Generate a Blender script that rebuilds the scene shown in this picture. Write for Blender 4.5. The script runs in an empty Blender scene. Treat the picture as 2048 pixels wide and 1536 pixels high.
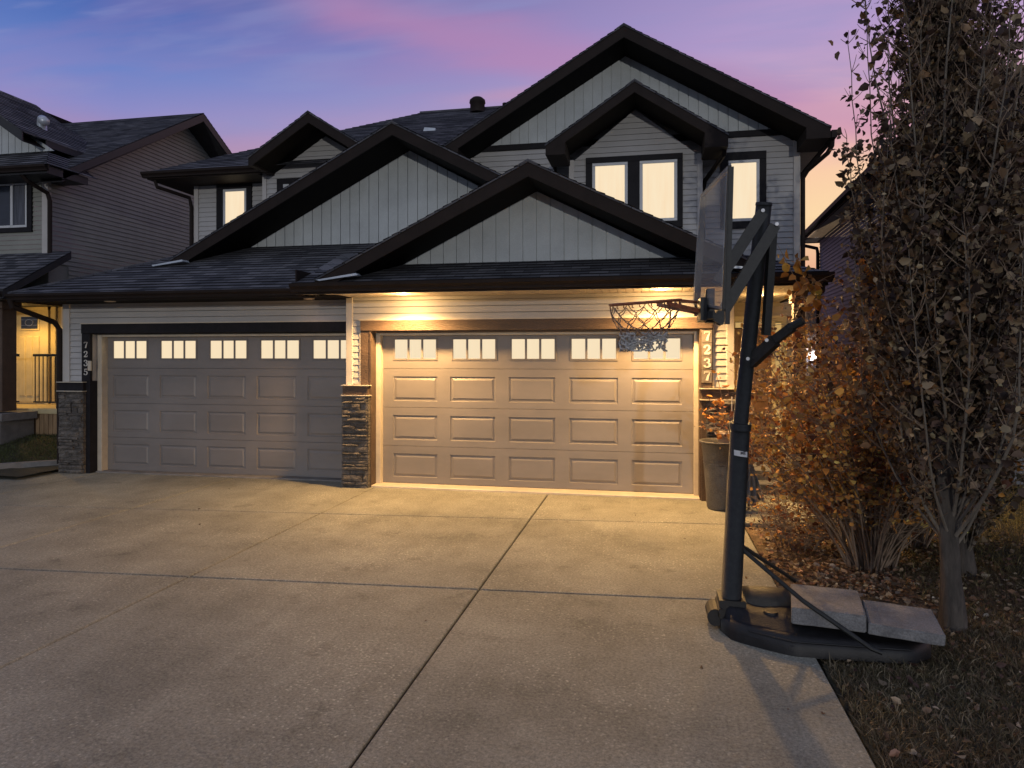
import bpy, math, random
import numpy as np
from mathutils import Vector, Matrix
random.seed(7); rng = np.random.default_rng(7)
R = math.radians
sc = bpy.context.scene

# ------------------------------------------------------------ camera
F = 1390.0
cam = bpy.data.objects.new('camera', bpy.data.cameras.new('camera'))
sc.collection.objects.link(cam); sc.camera = cam
YAW = math.atan(275 / F)
cam.location = (0, 0, 2.06)
cam.rotation_euler = (R(90), 0, YAW)
cam.data.sensor_width = 36.0
cam.data.lens = F / 2048 * 36
cam.data.shift_y = -(768 - 709) / 2048
cam.data.clip_end = 2000
cam.data.clip_start = 0.05
sc.view_settings.view_transform = 'Standard'
sc.view_settings.look = 'None'
sc.view_settings.exposure = 0.0
sc.view_settings.gamma = 1.0

# ------------------------------------------------------------ world: dusk sky
w = bpy.data.worlds.new('World'); sc.world = w; w.use_nodes = True
nt = w.node_tree; N = nt.nodes; L = nt.links
N.clear()
def nd(t, **k):
    n = N.new(t)
    for a, b in k.items(): setattr(n, a, b)
    return n
def ramp(node, stops):
    e = node.color_ramp.elements
    while len(e) > 1: e.remove(e[0])
    e[0].position = stops[0][0]; e[0].color = (*stops[0][1], 1)
    for p, c_ in stops[1:]:
        q = e.new(p); q.color = (*c_, 1)
out = nd('ShaderNodeOutputWorld'); bg = nd('ShaderNodeBackground')
tc = nd('ShaderNodeTexCoord'); sp = nd('ShaderNodeSeparateXYZ')
L.new(tc.outputs['Generated'], sp.inputs[0])
rr = nd('ShaderNodeValToRGB'); rl = nd('ShaderNodeValToRGB')
ramp(rr, [(0.0, (.55, .30, .18)), (.10, (.80, .40, .26)), (.18, (.98, .70, .40)), (.235, (.96, .62, .40)), (.28, (.86, .48, .46)), (.33, (.62, .39, .54)), (.39, (.46, .34, .60)), (.50, (.34, .27, .53)), (.60, (.18, .17, .38)), (1.0, (.06, .08, .22))])
ramp(rl, [(0.0, (.50, .27, .36)), (.18, (.46, .25, .40)), (.25, (.40, .27, .46)), (.295, (.26, .26, .56)), (.34, (.145, .225, .56)), (.40, (.070, .145, .45)), (.48, (.045, .095, .30)), (.6, (.05, .08, .22)), (1.0, (.06, .08, .17))])
L.new(sp.outputs['Z'], rr.inputs[0]); L.new(sp.outputs['Z'], rl.inputs[0])
mx = nd('ShaderNodeMix', data_type='RGBA')
mr = nd('ShaderNodeMapRange'); mr.inputs['From Min'].default_value = -.62; mr.inputs['From Max'].default_value = .15
L.new(sp.outputs['X'], mr.inputs['Value'])
L.new(mr.outputs[0], mx.inputs['Factor']); L.new(rl.outputs[0], mx.inputs['A']); L.new(rr.outputs[0], mx.inputs['B'])
# thin cloud streaks, laid out by compass bearing (x/y) and height (z/y)
ym = nd('ShaderNodeMath', operation='MAXIMUM'); ym.inputs[1].default_value = 0.12; L.new(sp.outputs['Y'], ym.inputs[0])
dx = nd('ShaderNodeMath', operation='DIVIDE'); L.new(sp.outputs['X'], dx.inputs[0]); L.new(ym.outputs[0], dx.inputs[1])
dy = nd('ShaderNodeMath', operation='DIVIDE'); L.new(sp.outputs['Z'], dy.inputs[0]); L.new(ym.outputs[0], dy.inputs[1])
cb = nd('ShaderNodeCombineXYZ'); L.new(dx.outputs[0], cb.inputs[0]); L.new(dy.outputs[0], cb.inputs[1])
def cloud(rot, scl, loc, scale, detail, lo, hi):
    mp = nd('ShaderNodeMapping'); mp.inputs['Rotation'].default_value[2] = R(rot)
    mp.inputs['Scale'].default_value = scl; mp.inputs['Location'].default_value = loc
    L.new(cb.outputs[0], mp.inputs[0])
    nz = nd('ShaderNodeTexNoise'); nz.inputs['Scale'].default_value = scale; nz.inputs['Detail'].default_value = detail
    nz.inputs['Roughness'].default_value = .5; nz.inputs['Distortion'].default_value = .3
    L.new(mp.outputs[0], nz.inputs['Vector'])
    m = nd('ShaderNodeMapRange', interpolation_type='SMOOTHSTEP')
    m.inputs['From Min'].default_value = lo; m.inputs['From Max'].default_value = hi
    L.new(nz.outputs[0], m.inputs['Value'])
    return m.outputs[0], nz.outputs[0]
def math_(op, a, b):
    m = nd('ShaderNodeMath', operation=op)
    for i, q in enumerate((a, b)):
        if isinstance(q, (int, float)): m.inputs[i].default_value = q
        else: L.new(q, m.inputs[i])
    return m.outputs[0]
def band(slope, c0, width, wob, x0=-9, x1=9):
    """soft streak along z/y = c0 - slope * x/y"""
    d = math_('ADD', math_('ADD', dy.outputs[0], math_('MULTIPLY', dx.outputs[0], slope)), -c0)
    d = math_('ADD', d, math_('MULTIPLY', math_('SUBTRACT', wob, .5), width * 1.6))
    d = math_('DIVIDE', math_('ABSOLUTE', d, 0), width)
    m = nd('ShaderNodeMapRange', interpolation_type='SMOOTHSTEP'); m.inputs['From Min'].default_value = 1; m.inputs['From Max'].default_value = 0
    L.new(d, m.inputs['Value'])
    e = nd('ShaderNodeMapRange', interpolation_type='SMOOTHSTEP'); e.inputs['From Min'].default_value = x0; e.inputs['From Max'].default_value = x0 + .18
    L.new(dx.outputs[0], e.inputs['Value'])
    g_ = nd('ShaderNodeMapRange', interpolation_type='SMOOTHSTEP'); g_.inputs['From Min'].default_value = x1; g_.inputs['From Max'].default_value = x1 - .18
    L.new(dx.outputs[0], g_.inputs['Value'])
    return math_('MULTIPLY', m.outputs[0], math_('MULTIPLY', e.outputs[0], g_.outputs[0]))
c1, w1 = cloud(-9, (1.0, 5.5, 1), (.3, .2, 0), 2.2, 4, .42, .66)
c2, w2 = cloud(-5, (1.2, 8.0, 1), (4.3, 2.7, 0), 2.4, 4, .48, .68)
b1 = band(.30, .392, .060, w1, -.62, .5)
b2 = band(.02, .372, .018, w2, -.36, .02)
b3 = band(.10, .235, .07, w1, -1.2, -.2)
b4 = band(.02, .325, .03, w2, .02, .9)
def over(prev, fac, k, col):
    m = nd('ShaderNodeMix', data_type='RGBA'); m.inputs['B'].default_value = (*col, 1)
    L.new(math_('MULTIPLY', fac, k), m.inputs['Factor']); L.new(prev, m.inputs['A']); return m.outputs['Result']
hi_ = nd('ShaderNodeMapRange'); hi_.inputs['From Min'].default_value = .24; hi_.inputs['From Max'].default_value = .36; L.new(dy.outputs[0], hi_.inputs['Value'])
c1 = math_('MULTIPLY', c1, hi_.outputs[0]); c2 = math_('MULTIPLY', c2, hi_.outputs[0])
cur = over(mx.outputs['Result'], c1, .16, (.46, .24, .44))
cur = over(cur, c2, .38, (.27, .29, .56))
cur = over(cur, b3, .35, (.48, .26, .42)); cur = over(cur, b1, .58, (.50, .24, .44)); cur = over(cur, b2, .5, (.55, .30, .45)); cur = over(cur, b4, .4, (.62, .36, .48))
class _o: outputs = {'Result': cur}
m2 = _o
# the sunset side is only in front (north of the house): behind the street the sky is deep blue
bk = nd('ShaderNodeMapRange'); bk.inputs['From Min'].default_value = -.1; bk.inputs['From Max'].default_value = .35
L.new(sp.outputs['Y'], bk.inputs['Value'])
m3 = nd('ShaderNodeMix', data_type='RGBA'); m3.inputs['A'].default_value = (.285, .32, .43, 1)
L.new(bk.outputs[0], m3.inputs['Factor']); L.new(m2.outputs['Result'], m3.inputs['B'])
L.new(m3.outputs['Result'], bg.inputs['Color']); bg.inputs['Strength'].default_value = 1.0
L.new(bg.outputs[0], out.inputs[0])

# ------------------------------------------------------------ low light from the street (front right, almost level)
sun = bpy.data.objects.new('sun', bpy.data.lights.new('sun', 'SUN'))
sc.collection.objects.link(sun)
sun.data.energy = 0.46; sun.data.angle = R(.6); sun.data.color = (1.0, .96, .90)
sun.rotation_euler = Vector((-.15, .97, -.085)).to_track_quat('-Z', 'Y').to_euler()

# ============================================================ materials
MATS = {}
def mat(name, col, rough=.7, var=.15, scale=6.0, bump=.0, bscale=60.0, col2=None, metallic=0.0, fine=0.0, spec=.5, stretch=None):
    m = bpy.data.materials.new(name); m.use_nodes = True
    n = m.node_tree.nodes; l = m.node_tree.links; b = n['Principled BSDF']
    b.inputs['Roughness'].default_value = rough; b.inputs['Metallic'].default_value = metallic
    b.inputs['Specular IOR Level'].default_value = spec
    t = n.new('ShaderNodeTexCoord'); src = t.outputs['Object']
    if stretch:
        mp = n.new('ShaderNodeMapping'); mp.inputs['Scale'].default_value = stretch; l.new(src, mp.inputs[0]); src = mp.outputs[0]
    z = n.new('ShaderNodeTexNoise'); z.inputs['Scale'].default_value = scale; z.inputs['Detail'].default_value = 5; z.inputs['Roughness'].default_value = .62
    l.new(src, z.inputs['Vector'])
    c2 = col2 or tuple(max(0, x * (1 - var * 2)) for x in col)
    c1_ = col if col2 else tuple(x * (1 + var) for x in col)
    mr_ = n.new('ShaderNodeMapRange'); mr_.inputs['From Min'].default_value = .3; mr_.inputs['From Max'].default_value = .7
    l.new(z.outputs[0], mr_.inputs['Value'])
    mi = n.new('ShaderNodeMix'); mi.data_type = 'RGBA'
    mi.inputs['A'].default_value = (*c2, 1); mi.inputs['B'].default_value = (*c1_, 1)
    l.new(mr_.outputs[0], mi.inputs['Factor'])
    cur = mi.outputs['Result']
    if fine:
        z3 = n.new('ShaderNodeTexNoise'); z3.inputs['Scale'].default_value = bscale * 1.5; z3.inputs['Detail'].default_value = 2
        l.new(t.outputs['Object'], z3.inputs['Vector'])
        m4 = n.new('ShaderNodeMapRange'); m4.inputs['From Min'].default_value = .35; m4.inputs['From Max'].default_value = .65
        m4.inputs['To Min'].default_value = 1 - fine; m4.inputs['To Max'].default_value = 1 + fine
        l.new(z3.outputs[0], m4.inputs['Value'])
        vm = n.new('ShaderNodeVectorMath'); vm.operation = 'SCALE'
        l.new(cur, vm.inputs[0]); l.new(m4.outputs[0], vm.inputs['Scale']); cur = vm.outputs[0]
    l.new(cur, b.inputs['Base Color'])
    if bump:
        z2 = n.new('ShaderNodeTexNoise'); z2.inputs['Scale'].default_value = bscale; z2.inputs['Detail'].default_value = 3
        l.new(src, z2.inputs['Vector'])
        bp = n.new('ShaderNodeBump'); bp.inputs['Strength'].default_value = bump; bp.inputs['Distance'].default_value = .01
        l.new(z2.outputs[0], bp.inputs['Height']); l.new(bp.outputs[0], b.inputs['Normal'])
    MATS[name] = m
    return m
def glow(name, col, strength, col2=None, scale=3.0):
    m = bpy.data.materials.new(name); m.use_nodes = True
    n = m.node_tree.nodes; l = m.node_tree.links; n.clear()
    o = n.new('ShaderNodeOutputMaterial'); e = n.new('ShaderNodeEmission'); e.inputs['Strength'].default_value = strength
    if col2:
        t = n.new('ShaderNodeTexCoord'); z = n.new('ShaderNodeTexNoise'); z.inputs['Scale'].default_value = scale
        mp = n.new('ShaderNodeMapping'); mp.inputs['Scale'].default_value = (5, 1, .4); l.new(t.outputs['Object'], mp.inputs[0]); l.new(mp.outputs[0], z.inputs['Vector'])
        mi = n.new('ShaderNodeMix'); mi.data_type = 'RGBA'; mi.inputs['A'].default_value = (*col, 1); mi.inputs['B'].default_value = (*col2, 1)
        l.new(z.outputs[0], mi.inputs['Factor']); l.new(mi.outputs['Result'], e.inputs['Color'])
    else: e.inputs['Color'].default_value = (*col, 1)
    l.new(e.outputs[0], o.inputs[0]); return m
def attrmat(name, rough=.65, trans=.0, spec=.3):
    m = bpy.data.materials.new(name); m.use_nodes = True
    n = m.node_tree.nodes; l = m.node_tree.links; b = n['Principled BSDF']
    a = n.new('ShaderNodeAttribute'); a.attribute_name = 'tint'
    l.new(a.outputs['Color'], b.inputs['Base Color']); b.inputs['Roughness'].default_value = rough
    b.inputs['Specular IOR Level'].default_value = spec
    if trans:
        o = n['Material Output']; tr = n.new('ShaderNodeBsdfTranslucent'); l.new(a.outputs['Color'], tr.inputs['Color'])
        ms = n.new('ShaderNodeMixShader'); ms.inputs[0].default_value = trans
        l.new(b.outputs[0], ms.inputs[1]); l.new(tr.outputs[0], ms.inputs[2]); l.new(ms.outputs[0], o.inputs[0])
    return m
def shingle_mat():
    m = bpy.data.materials.new('shingle'); m.use_nodes = True
    n = m.node_tree.nodes; l = m.node_tree.links; b = n['Principled BSDF']
    b.inputs['Roughness'].default_value = .9; b.inputs['Specular IOR Level'].default_value = .2
    u = n.new('ShaderNodeUVMap'); br = n.new('ShaderNodeTexBrick')
    br.inputs['Scale'].default_value = 1.0; br.inputs['Brick Width'].default_value = .27; br.inputs['Row Height'].default_value = .14
    br.inputs['Mortar Size'].default_value = .004; br.offset = .43
    br.inputs['Color1'].default_value = (.058, .060, .072, 1); br.inputs['Color2'].default_value = (.15, .15, .165, 1)
    br.inputs['Mortar'].default_value = (.012, .012, .014, 1); br.inputs['Bias'].default_value = -.1
    l.new(u.outputs[0], br.inputs['Vector'])
    z = n.new('ShaderNodeTexNoise'); z.inputs['Scale'].default_value = 240; z.inputs['Detail'].default_value = 2
    t = n.new('ShaderNodeTexCoord'); l.new(t.outputs['Object'], z.inputs['Vector'])
    z5 = n.new('ShaderNodeTexNoise'); z5.inputs['Scale'].default_value = 1.2; z5.inputs['Detail'].default_value = 3
    l.new(t.outputs['Object'], z5.inputs['Vector'])
    sm = n.new('ShaderNodeMath'); sm.operation = 'ADD'; l.new(z.outputs[0], sm.inputs[0]); l.new(z5.outputs[0], sm.inputs[1])
    mr_ = n.new('ShaderNodeMapRange'); mr_.inputs['From Min'].default_value = .65; mr_.inputs['From Max'].default_value = 1.35
    mr_.inputs['To Min'].default_value = .55; mr_.inputs['To Max'].default_value = 1.5
    l.new(sm.outputs[0], mr_.inputs['Value'])
    vm = n.new('ShaderNodeVectorMath'); vm.operation = 'SCALE'; l.new(br.outputs[0], vm.inputs[0]); l.new(mr_.outputs[0], vm.inputs['Scale'])
    l.new(vm.outputs[0], b.inputs['Base Color'])
    bp = n.new('ShaderNodeBump'); bp.inputs['Strength'].default_value = .5; bp.inputs['Distance'].default_value = .006
    l.new(z.outputs[0], bp.inputs['Height']); l.new(bp.outputs[0], b.inputs['Normal'])
    return m
def concrete_mat():
    m = bpy.data.materials.new('driveway_concrete'); m.use_nodes = True
    n = m.node_tree.nodes; l = m.node_tree.links; b = n['Principled BSDF']
    b.inputs['Roughness'].default_value = .82; b.inputs['Specular IOR Level'].default_value = .35
    t = n.new('ShaderNodeTexCoord')
    def noise(s, d, r=.6, st=None, src=None):
        z = n.new('ShaderNodeTexNoise'); z.inputs['Scale'].default_value = s; z.inputs['Detail'].default_value = d; z.inputs['Roughness'].default_value = r
        if st:
            mp = n.new('ShaderNodeMapping'); mp.inputs['Scale'].default_value = st[0]; mp.inputs['Rotation'].default_value[2] = st[1]
            l.new(t.outputs['Object'], mp.inputs[0]); l.new(mp.outputs[0], z.inputs['Vector'])
        else: l.new(t.outputs['Object'], z.inputs['Vector'])
        return z.outputs[0]
    def rng_(src, a, c, lo, hi):
        q = n.new('ShaderNodeMapRange'); q.inputs['From Min'].default_value = a; q.inputs['From Max'].default_value = c
        q.inputs['To Min'].default_value = lo; q.inputs['To Max'].default_value = hi; l.new(src, q.inputs['Value']); return q.outputs[0]
    big = rng_(noise(.55, 6, .68), .32, .68, .62, 1.24)
    tyre = rng_(noise(1.0, 5, .7, ((2.2, .35, 1), .12)), .35, .62, .90, 1.04)
    spots = rng_(noise(2.3, 7, .75), .57, .70, 1.0, .62)
    fine = rng_(noise(48, 5, .9), .36, .64, .55, 1.45)
    v = n.new('ShaderNodeTexVoronoi'); v.inputs['Scale'].default_value = 27; l.new(t.outputs['Object'], v.inputs['Vector'])
    peb = rng_(v.outputs['Distance'], .06, .30, 1.75, .92)
    patch = rng_(noise(.9, 4, .6), .42, .58, 0.15, 1.0)
    pm = n.new('ShaderNodeMix'); pm.data_type = 'FLOAT'; l.new(patch, pm.inputs['Factor']); pm.inputs['A'].default_value = 1.0; l.new(peb, pm.inputs['B'])
    def mul(a, c):
        q = n.new('ShaderNodeMath'); q.operation = 'MULTIPLY'; l.new(a, q.inputs[0]); l.new(c, q.inputs[1]); return q.outputs[0]
    nzv = n.new('ShaderNodeTexNoise'); nzv.inputs['Scale'].default_value = 2.2; nzv.inputs['Detail'].default_value = 5; l.new(t.outputs['Object'], nzv.inputs['Vector'])
    av = n.new('ShaderNodeVectorMath'); av.operation = 'MULTIPLY_ADD'; l.new(nzv.outputs['Color'], av.inputs[0]); av.inputs[1].default_value = (.9, .9, 0); l.new(t.outputs['Object'], av.inputs[2])
    vc = n.new('ShaderNodeTexVoronoi'); vc.feature = 'DISTANCE_TO_EDGE'; vc.inputs['Scale'].default_value = .33; l.new(av.outputs[0], vc.inputs['Vector'])
    crack = rng_(vc.outputs['Distance'], .0012, .0045, 0.0, 1.0); cm = rng_(noise(.5, 2, .5), .47, .53, 1.0, 0.0)
    ck = n.new('ShaderNodeMath'); ck.operation = 'MAXIMUM'; l.new(crack, ck.inputs[0]); l.new(cm, ck.inputs[1])
    ck2 = rng_(ck.outputs[0], 0, 1, .93, 1.0)
    tot = mul(mul(mul(mul(mul(big, tyre), spots), fine), pm.outputs[0]), ck2)
    vm = n.new('ShaderNodeVectorMath'); vm.operation = 'SCALE'; vm.inputs[0].default_value = (.298, .290, .236); l.new(tot, vm.inputs['Scale'])
    l.new(vm.outputs[0], b.inputs['Base Color'])
    bp = n.new('ShaderNodeBump'); bp.inputs['Strength'].default_value = .55; bp.inputs['Distance'].default_value = .006
    ad = n.new('ShaderNodeMath'); ad.operation = 'ADD'; l.new(noise(120, 5, .7), ad.inputs[0]); l.new(v.outputs['Distance'], ad.inputs[1])
    l.new(ad.outputs[0], bp.inputs['Height']); l.new(bp.outputs[0], b.inputs['Normal'])
    return m
def glass_mat():
    m = bpy.data.materials.new('acrylic'); m.use_nodes = True
    n = m.node_tree.nodes; l = m.node_tree.links; n.clear()
    o = n.new('ShaderNodeOutputMaterial'); tr = n.new('ShaderNodeBsdfTransparent'); tr.inputs[0].default_value = (.94, .93, .92, 1)
    g = n.new('ShaderNodeBsdfGlossy'); g.inputs['Roughness'].default_value = .05; g.inputs[0].default_value = (.8, .8, .8, 1)
    d = n.new('ShaderNodeBsdfDiffuse'); d.inputs[0].default_value = (.75, .80, .82, 1)
    m1_ = n.new('ShaderNodeMixShader'); m1_.inputs[0].default_value = .05; l.new(tr.outputs[0], m1_.inputs[1]); l.new(g.outputs[0], m1_.inputs[2])
    m2_ = n.new('ShaderNodeMixShader'); m2_.inputs[0].default_value = .13; l.new(m1_.outputs[0], m2_.inputs[1]); l.new(d.outputs[0], m2_.inputs[2])
    l.new(m2_.outputs[0], o.inputs[0]); return m

SIDING = mat('siding', (.44, .435, .43), .6, .05, 2.0, .15, 90, fine=.05)
PANEL = mat('board_and_batten', (.52, .56, .57), .6, .09, 1.5, .2, 40, fine=.05)
CORNER = mat('corner_trim', (.50, .48, .455), .55, .04, 3, .05)
BROWN = mat('brown_metal', (.023, .0165, .0145), .65, .12, 4, .08, 90, fine=.15, spec=.15)
BROWN2 = mat('dark_fascia', (.022, .023, .027), .6, .12, 4)
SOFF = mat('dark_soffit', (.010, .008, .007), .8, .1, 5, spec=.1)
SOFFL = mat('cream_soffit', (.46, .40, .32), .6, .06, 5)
TRIMW = mat('brown_wood_trim', (.095, .062, .042), .65, .15, 5, .8, 70, fine=.25, stretch=(.25, 1, 1))
TRIMD = mat('charcoal_trim', (.015, .014, .017), .65, .15, 8, .2, fine=.2, spec=.2)
CREAM = mat('cream_trim', (.56, .50, .40), .5, .08, 6)
SHING = shingle_mat()
GDOOR = mat('garage_door_paint', (.222, .203, .190), .42, .10, 1.3, .10, 160, fine=.04, stretch=(.5, 1, 1.2))
STONE = mat('ledgestone', (.17, .15, .13), .85, .1, 9, 1.0, 45, col2=(.04, .037, .036), fine=.3)
WHITE = mat('white_vinyl', (.58, .60, .62), .4, .03, 4)
GLOWW = glow('window_glow', (1.0, .86, .62), .98, (.96, .72, .46))
GLOWG = glow('garage_glow', (1.0, .83, .57), .95, (.98, .76, .48))
DARKG = mat('dark_glass', (.02, .025, .04), .15, .2, 3)
CURT = mat('curtain', (.10, .11, .14), .8, .3, 30, stretch=(1, 1, .05))
FLASH = mat('metal_flashing', (.55, .60, .66), .35, .08, 6, metallic=.3)
BLACKM = mat('black_powder_coat', (.018, .019, .018), .42, .25, 30, .25, 300, fine=.3)
BLACKP = mat('black_plastic', (.013, .0125, .014), .5, .3, 8, .25, 120, fine=.2)
TANP = mat('tan_plastic', (.060, .052, .038), .42, .25, 8, .2, 120, fine=.2)  # tanner, lighter tone than the base tank
STEEL = mat('zinc_bolt', (.6, .6, .6), .3, .1, metallic=.9)
CONC = concrete_mat()
DIRT = mat('dirt', (.20, .135, .08), .95, .1, 5, 1.0, 40, col2=(.06, .04, .026), fine=.35)
TURF = mat('turf_soil', (.060, .056, .030), .95, .1, 4, 1.0, 50, col2=(.030, .026, .016), fine=.35)
PAVER = mat('paver_concrete', (.26, .255, .25), .85, .12, 7, .6, 60, col2=(.15, .148, .15), fine=.2)
LEAF = attrmat('leaf', .6, .18)
GRASS = attrmat('grass_blade', .7, .1)
BARK = mat('bark', (.12, .10, .082), .9, .2, 14, .9, 60, col2=(.035, .03, .026), stretch=(1, 1, .25))
LIMB = mat('limb_bark', (.21, .18, .14), .85, .2, 14, .6, 60, col2=(.12, .10, .08), stretch=(1, 1, .3))
TWIG = mat('twig', (.25, .18, .125), .8, .2, 20, .3)
RIMM = mat('orange_steel', (.28, .085, .035), .55, .25, 30, .2)
NETM = mat('net_cord', (.30, .20, .14), .9, .3, 60)
NETG = mat('grey_net_cord', (.55, .54, .52), .9, .3, 60)
LAMPE = glow('lamp_lens', (1.0, .80, .50), 9.0)
LAMPD = mat('lamp_lens_unlit', (.55, .45, .36), .4, .05)
DIGIT = mat('white_numeral', (.62, .60, .55), .5, .04)
PLATE = mat('number_tile', (.155, .135, .115), .6, .15, 20, .4)
NSIDE = mat('neighbour_siding', (.26, .265, .235), .65, .06, 2, .1, 90, fine=.06)
NSIDE2 = mat('slate_siding', (.13, .145, .18), .65, .08, 2, .1, 90, fine=.06)
OCHRE = mat('painted_door', (.50, .42, .24), .5, .08, 4)
ALLOW = mat('lamplit_siding', (.36, .30, .21), .6, .06, 4)  # porch walls: warm lamp light is put into the siding colour
DOORB = mat('brown_door', (.16, .085, .045), .45, .15, 5, .2)
POTG = mat('grey_resin', (.10, .095, .09), .55, .12, 8, .5, 60, fine=.2)
POTW = mat('clay_pot', (.42, .34, .28), .6, .1, 8)
CLOTH = mat('grey_blue_cloth', (.22, .25, .29), .9, .15, 20, .4)
LABELM = mat('white_label', (.65, .66, .68), .5, .05)
INK = mat('label_ink', (.06, .06, .07), .6, .05)
GREYC = mat('grey_masonry', (.22, .21, .20), .9, .15, 5, .6)
LATT = mat('skirt_board', (.30, .20, .11), .8, .2, 9, .6, stretch=(1, 1, .2))

# ============================================================ mesh helpers
WL = {}
class MB:
    def __init__(s): s.v = []; s.f = []; s.m = []; s.uv = []
    def add(s, vs, fs, m=0, uv=None):
        b = len(s.v); s.v += [tuple(p) for p in vs]
        s.uv += (uv if uv else [(p[0] + p[1], p[2]) for p in vs])
        for f in fs: s.f.append([b + i for i in f]); s.m.append(m)
    def poly(s, pts, m=0, uv=None): s.add(pts, [list(range(len(pts)))], m, uv)
    def box(s, x0, x1, y0, y1, z0, z1, m=0):
        v = [(x, y, z) for z in (z0, z1) for y in (y0, y1) for x in (x0, x1)]
        s.add(v, [(0, 2, 3, 1), (4, 5, 7, 6), (0, 1, 5, 4), (2, 6, 7, 3), (0, 4, 6, 2), (1, 3, 7, 5)], m)
    def bbox(s, x0, x1, y0, y1, z0, z1, b=.004, m=0):       # box with bevelled front edges
        o = [(x0, z0), (x1, z0), (x1, z1), (x0, z1)]; i = [(x0 + b, z0 + b), (x1 - b, z0 + b), (x1 - b, z1 - b), (x0 + b, z1 - b)]
        v = [(a, y1, c) for a, c in o] + [(a, y0 + b, c) for a, c in o] + [(a, y0, c) for a, c in i]
        f = [(0, 1, 2, 3), (8, 9, 10, 11)]
        for k in range(4):
            j = (k + 1) % 4; f += [(k, j, 4 + j, 4 + k), (4 + k, 4 + j, 8 + j, 8 + k)]
        s.add(v, f, m)
    def prism(s, pts, axis, a0, a1, m=0):
        def P(p, a): return {'x': (a, p[0], p[1]), 'y': (p[0], a, p[1]), 'z': (p[0], p[1], a)}[axis]
        n = len(pts); v = [P(p, a0) for p in pts] + [P(p, a1) for p in pts]
        f = [list(range(n)), list(range(2 * n - 1, n - 1, -1))] + [(i, (i + 1) % n, n + (i + 1) % n, n + i) for i in range(n)]
        s.add(v, f, m)
    def tube(s, pts, rad, seg=8, m=0, caps=True):
        pts = [Vector(p) for p in pts]; n = len(pts)
        if not hasattr(rad, '__len__'): rad = [rad] * n
        t0 = (pts[1] - pts[0]).normalized(); a = Vector((0, 0, 1)) if abs(t0.z) < .9 else Vector((1, 0, 0))
        u = t0.cross(a).normalized(); v = []
        for i, p in enumerate(pts):
            t = (pts[min(i + 1, n - 1)] - pts[max(i - 1, 0)]).normalized()
            u = (u - t * u.dot(t)).normalized(); q = t.cross(u)
            for k in range(seg):
                an = 2 * math.pi * k / seg; v.append(p + (u * math.cos(an) + q * math.sin(an)) * rad[i])
        f = [(i * seg + k, i * seg + (k + 1) % seg, (i + 1) * seg + (k + 1) % seg, (i + 1) * seg + k) for i in range(n - 1) for k in range(seg)]
        if caps: f += [list(range(seg)), list(range((n - 1) * seg, n * seg))]
        s.add(v, f, m)
    def bar(s, a, b, w, h, m=0, up=(0, 0, 1)):               # rectangular bar between two points
        a = Vector(a); b = Vector(b); t = (b - a).normalized(); up = Vector(up)
        x = t.cross(up).normalized() * w / 2; y = x.cross(t).normalized() * h / 2
        v = [p + i * x + j * y for p in (a, b) for i, j in ((-1, -1), (1, -1), (1, 1), (-1, 1))]
        s.add(v, [(0, 1, 2, 3), (7, 6, 5, 4), (0, 4, 5, 1), (1, 5, 6, 2), (2, 6, 7, 3), (3, 7, 4, 0)], m)
    def lathe(s, prof, cx, cy, seg=24, m=0):
        v = [(cx + r * math.cos(2 * math.pi * k / seg), cy + r * math.sin(2 * math.pi * k / seg), z) for r, z in prof for k in range(seg)]
        f = [(i * seg + k, i * seg + (k + 1) % seg, (i + 1) * seg + (k + 1) % seg, (i + 1) * seg + k) for i in range(len(prof) - 1) for k in range(seg)]
        s.add(v, f, m)
    def build(s, name, mats, parent=None, smooth=False, loc=None):
        V = np.array(s.v, dtype=float)
        if loc is None:
            lo = V.min(0); hi = V.max(0); loc = ((lo[0] + hi[0]) / 2, (lo[1] + hi[1]) / 2, lo[2])
        V = V - np.array(loc)
        me = bpy.data.meshes.new(name); me.from_pydata(V.tolist(), [], s.f)
        for m_ in (mats if isinstance(mats, (list, tuple)) else [mats]): me.materials.append(m_)
        me.polygons.foreach_set('material_index', s.m)
        ul = me.uv_layers.new(name='UVMap'); li = np.empty(len(me.loops), dtype=np.int32); me.loops.foreach_get('vertex_index', li)
        ul.data.foreach_set('uv', np.array(s.uv, dtype=np.float32)[li].ravel())
        if smooth: me.polygons.foreach_set('use_smooth', [True] * len(me.polygons))
        me.update()
        return link(name, me, parent, loc)
def link(name, me, parent, loc):
    o = bpy.data.objects.new(name, me); sc.collection.objects.link(o)
    WL[o] = Vector(loc)
    if parent is not None: o.parent = parent; o.location = Vector(loc) - WL[parent]
    else: o.location = loc
    return o
def tag(o, label=None, cat=None, group=None, kind=None):
    if label: o['label'] = label
    if cat: o['category'] = cat
    if group: o['group'] = group
    if kind: o['kind'] = kind
    return o
def thing(name, loc, label, cat, group=None):
    return tag(link(name, None, None, loc), label, cat, group)

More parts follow.
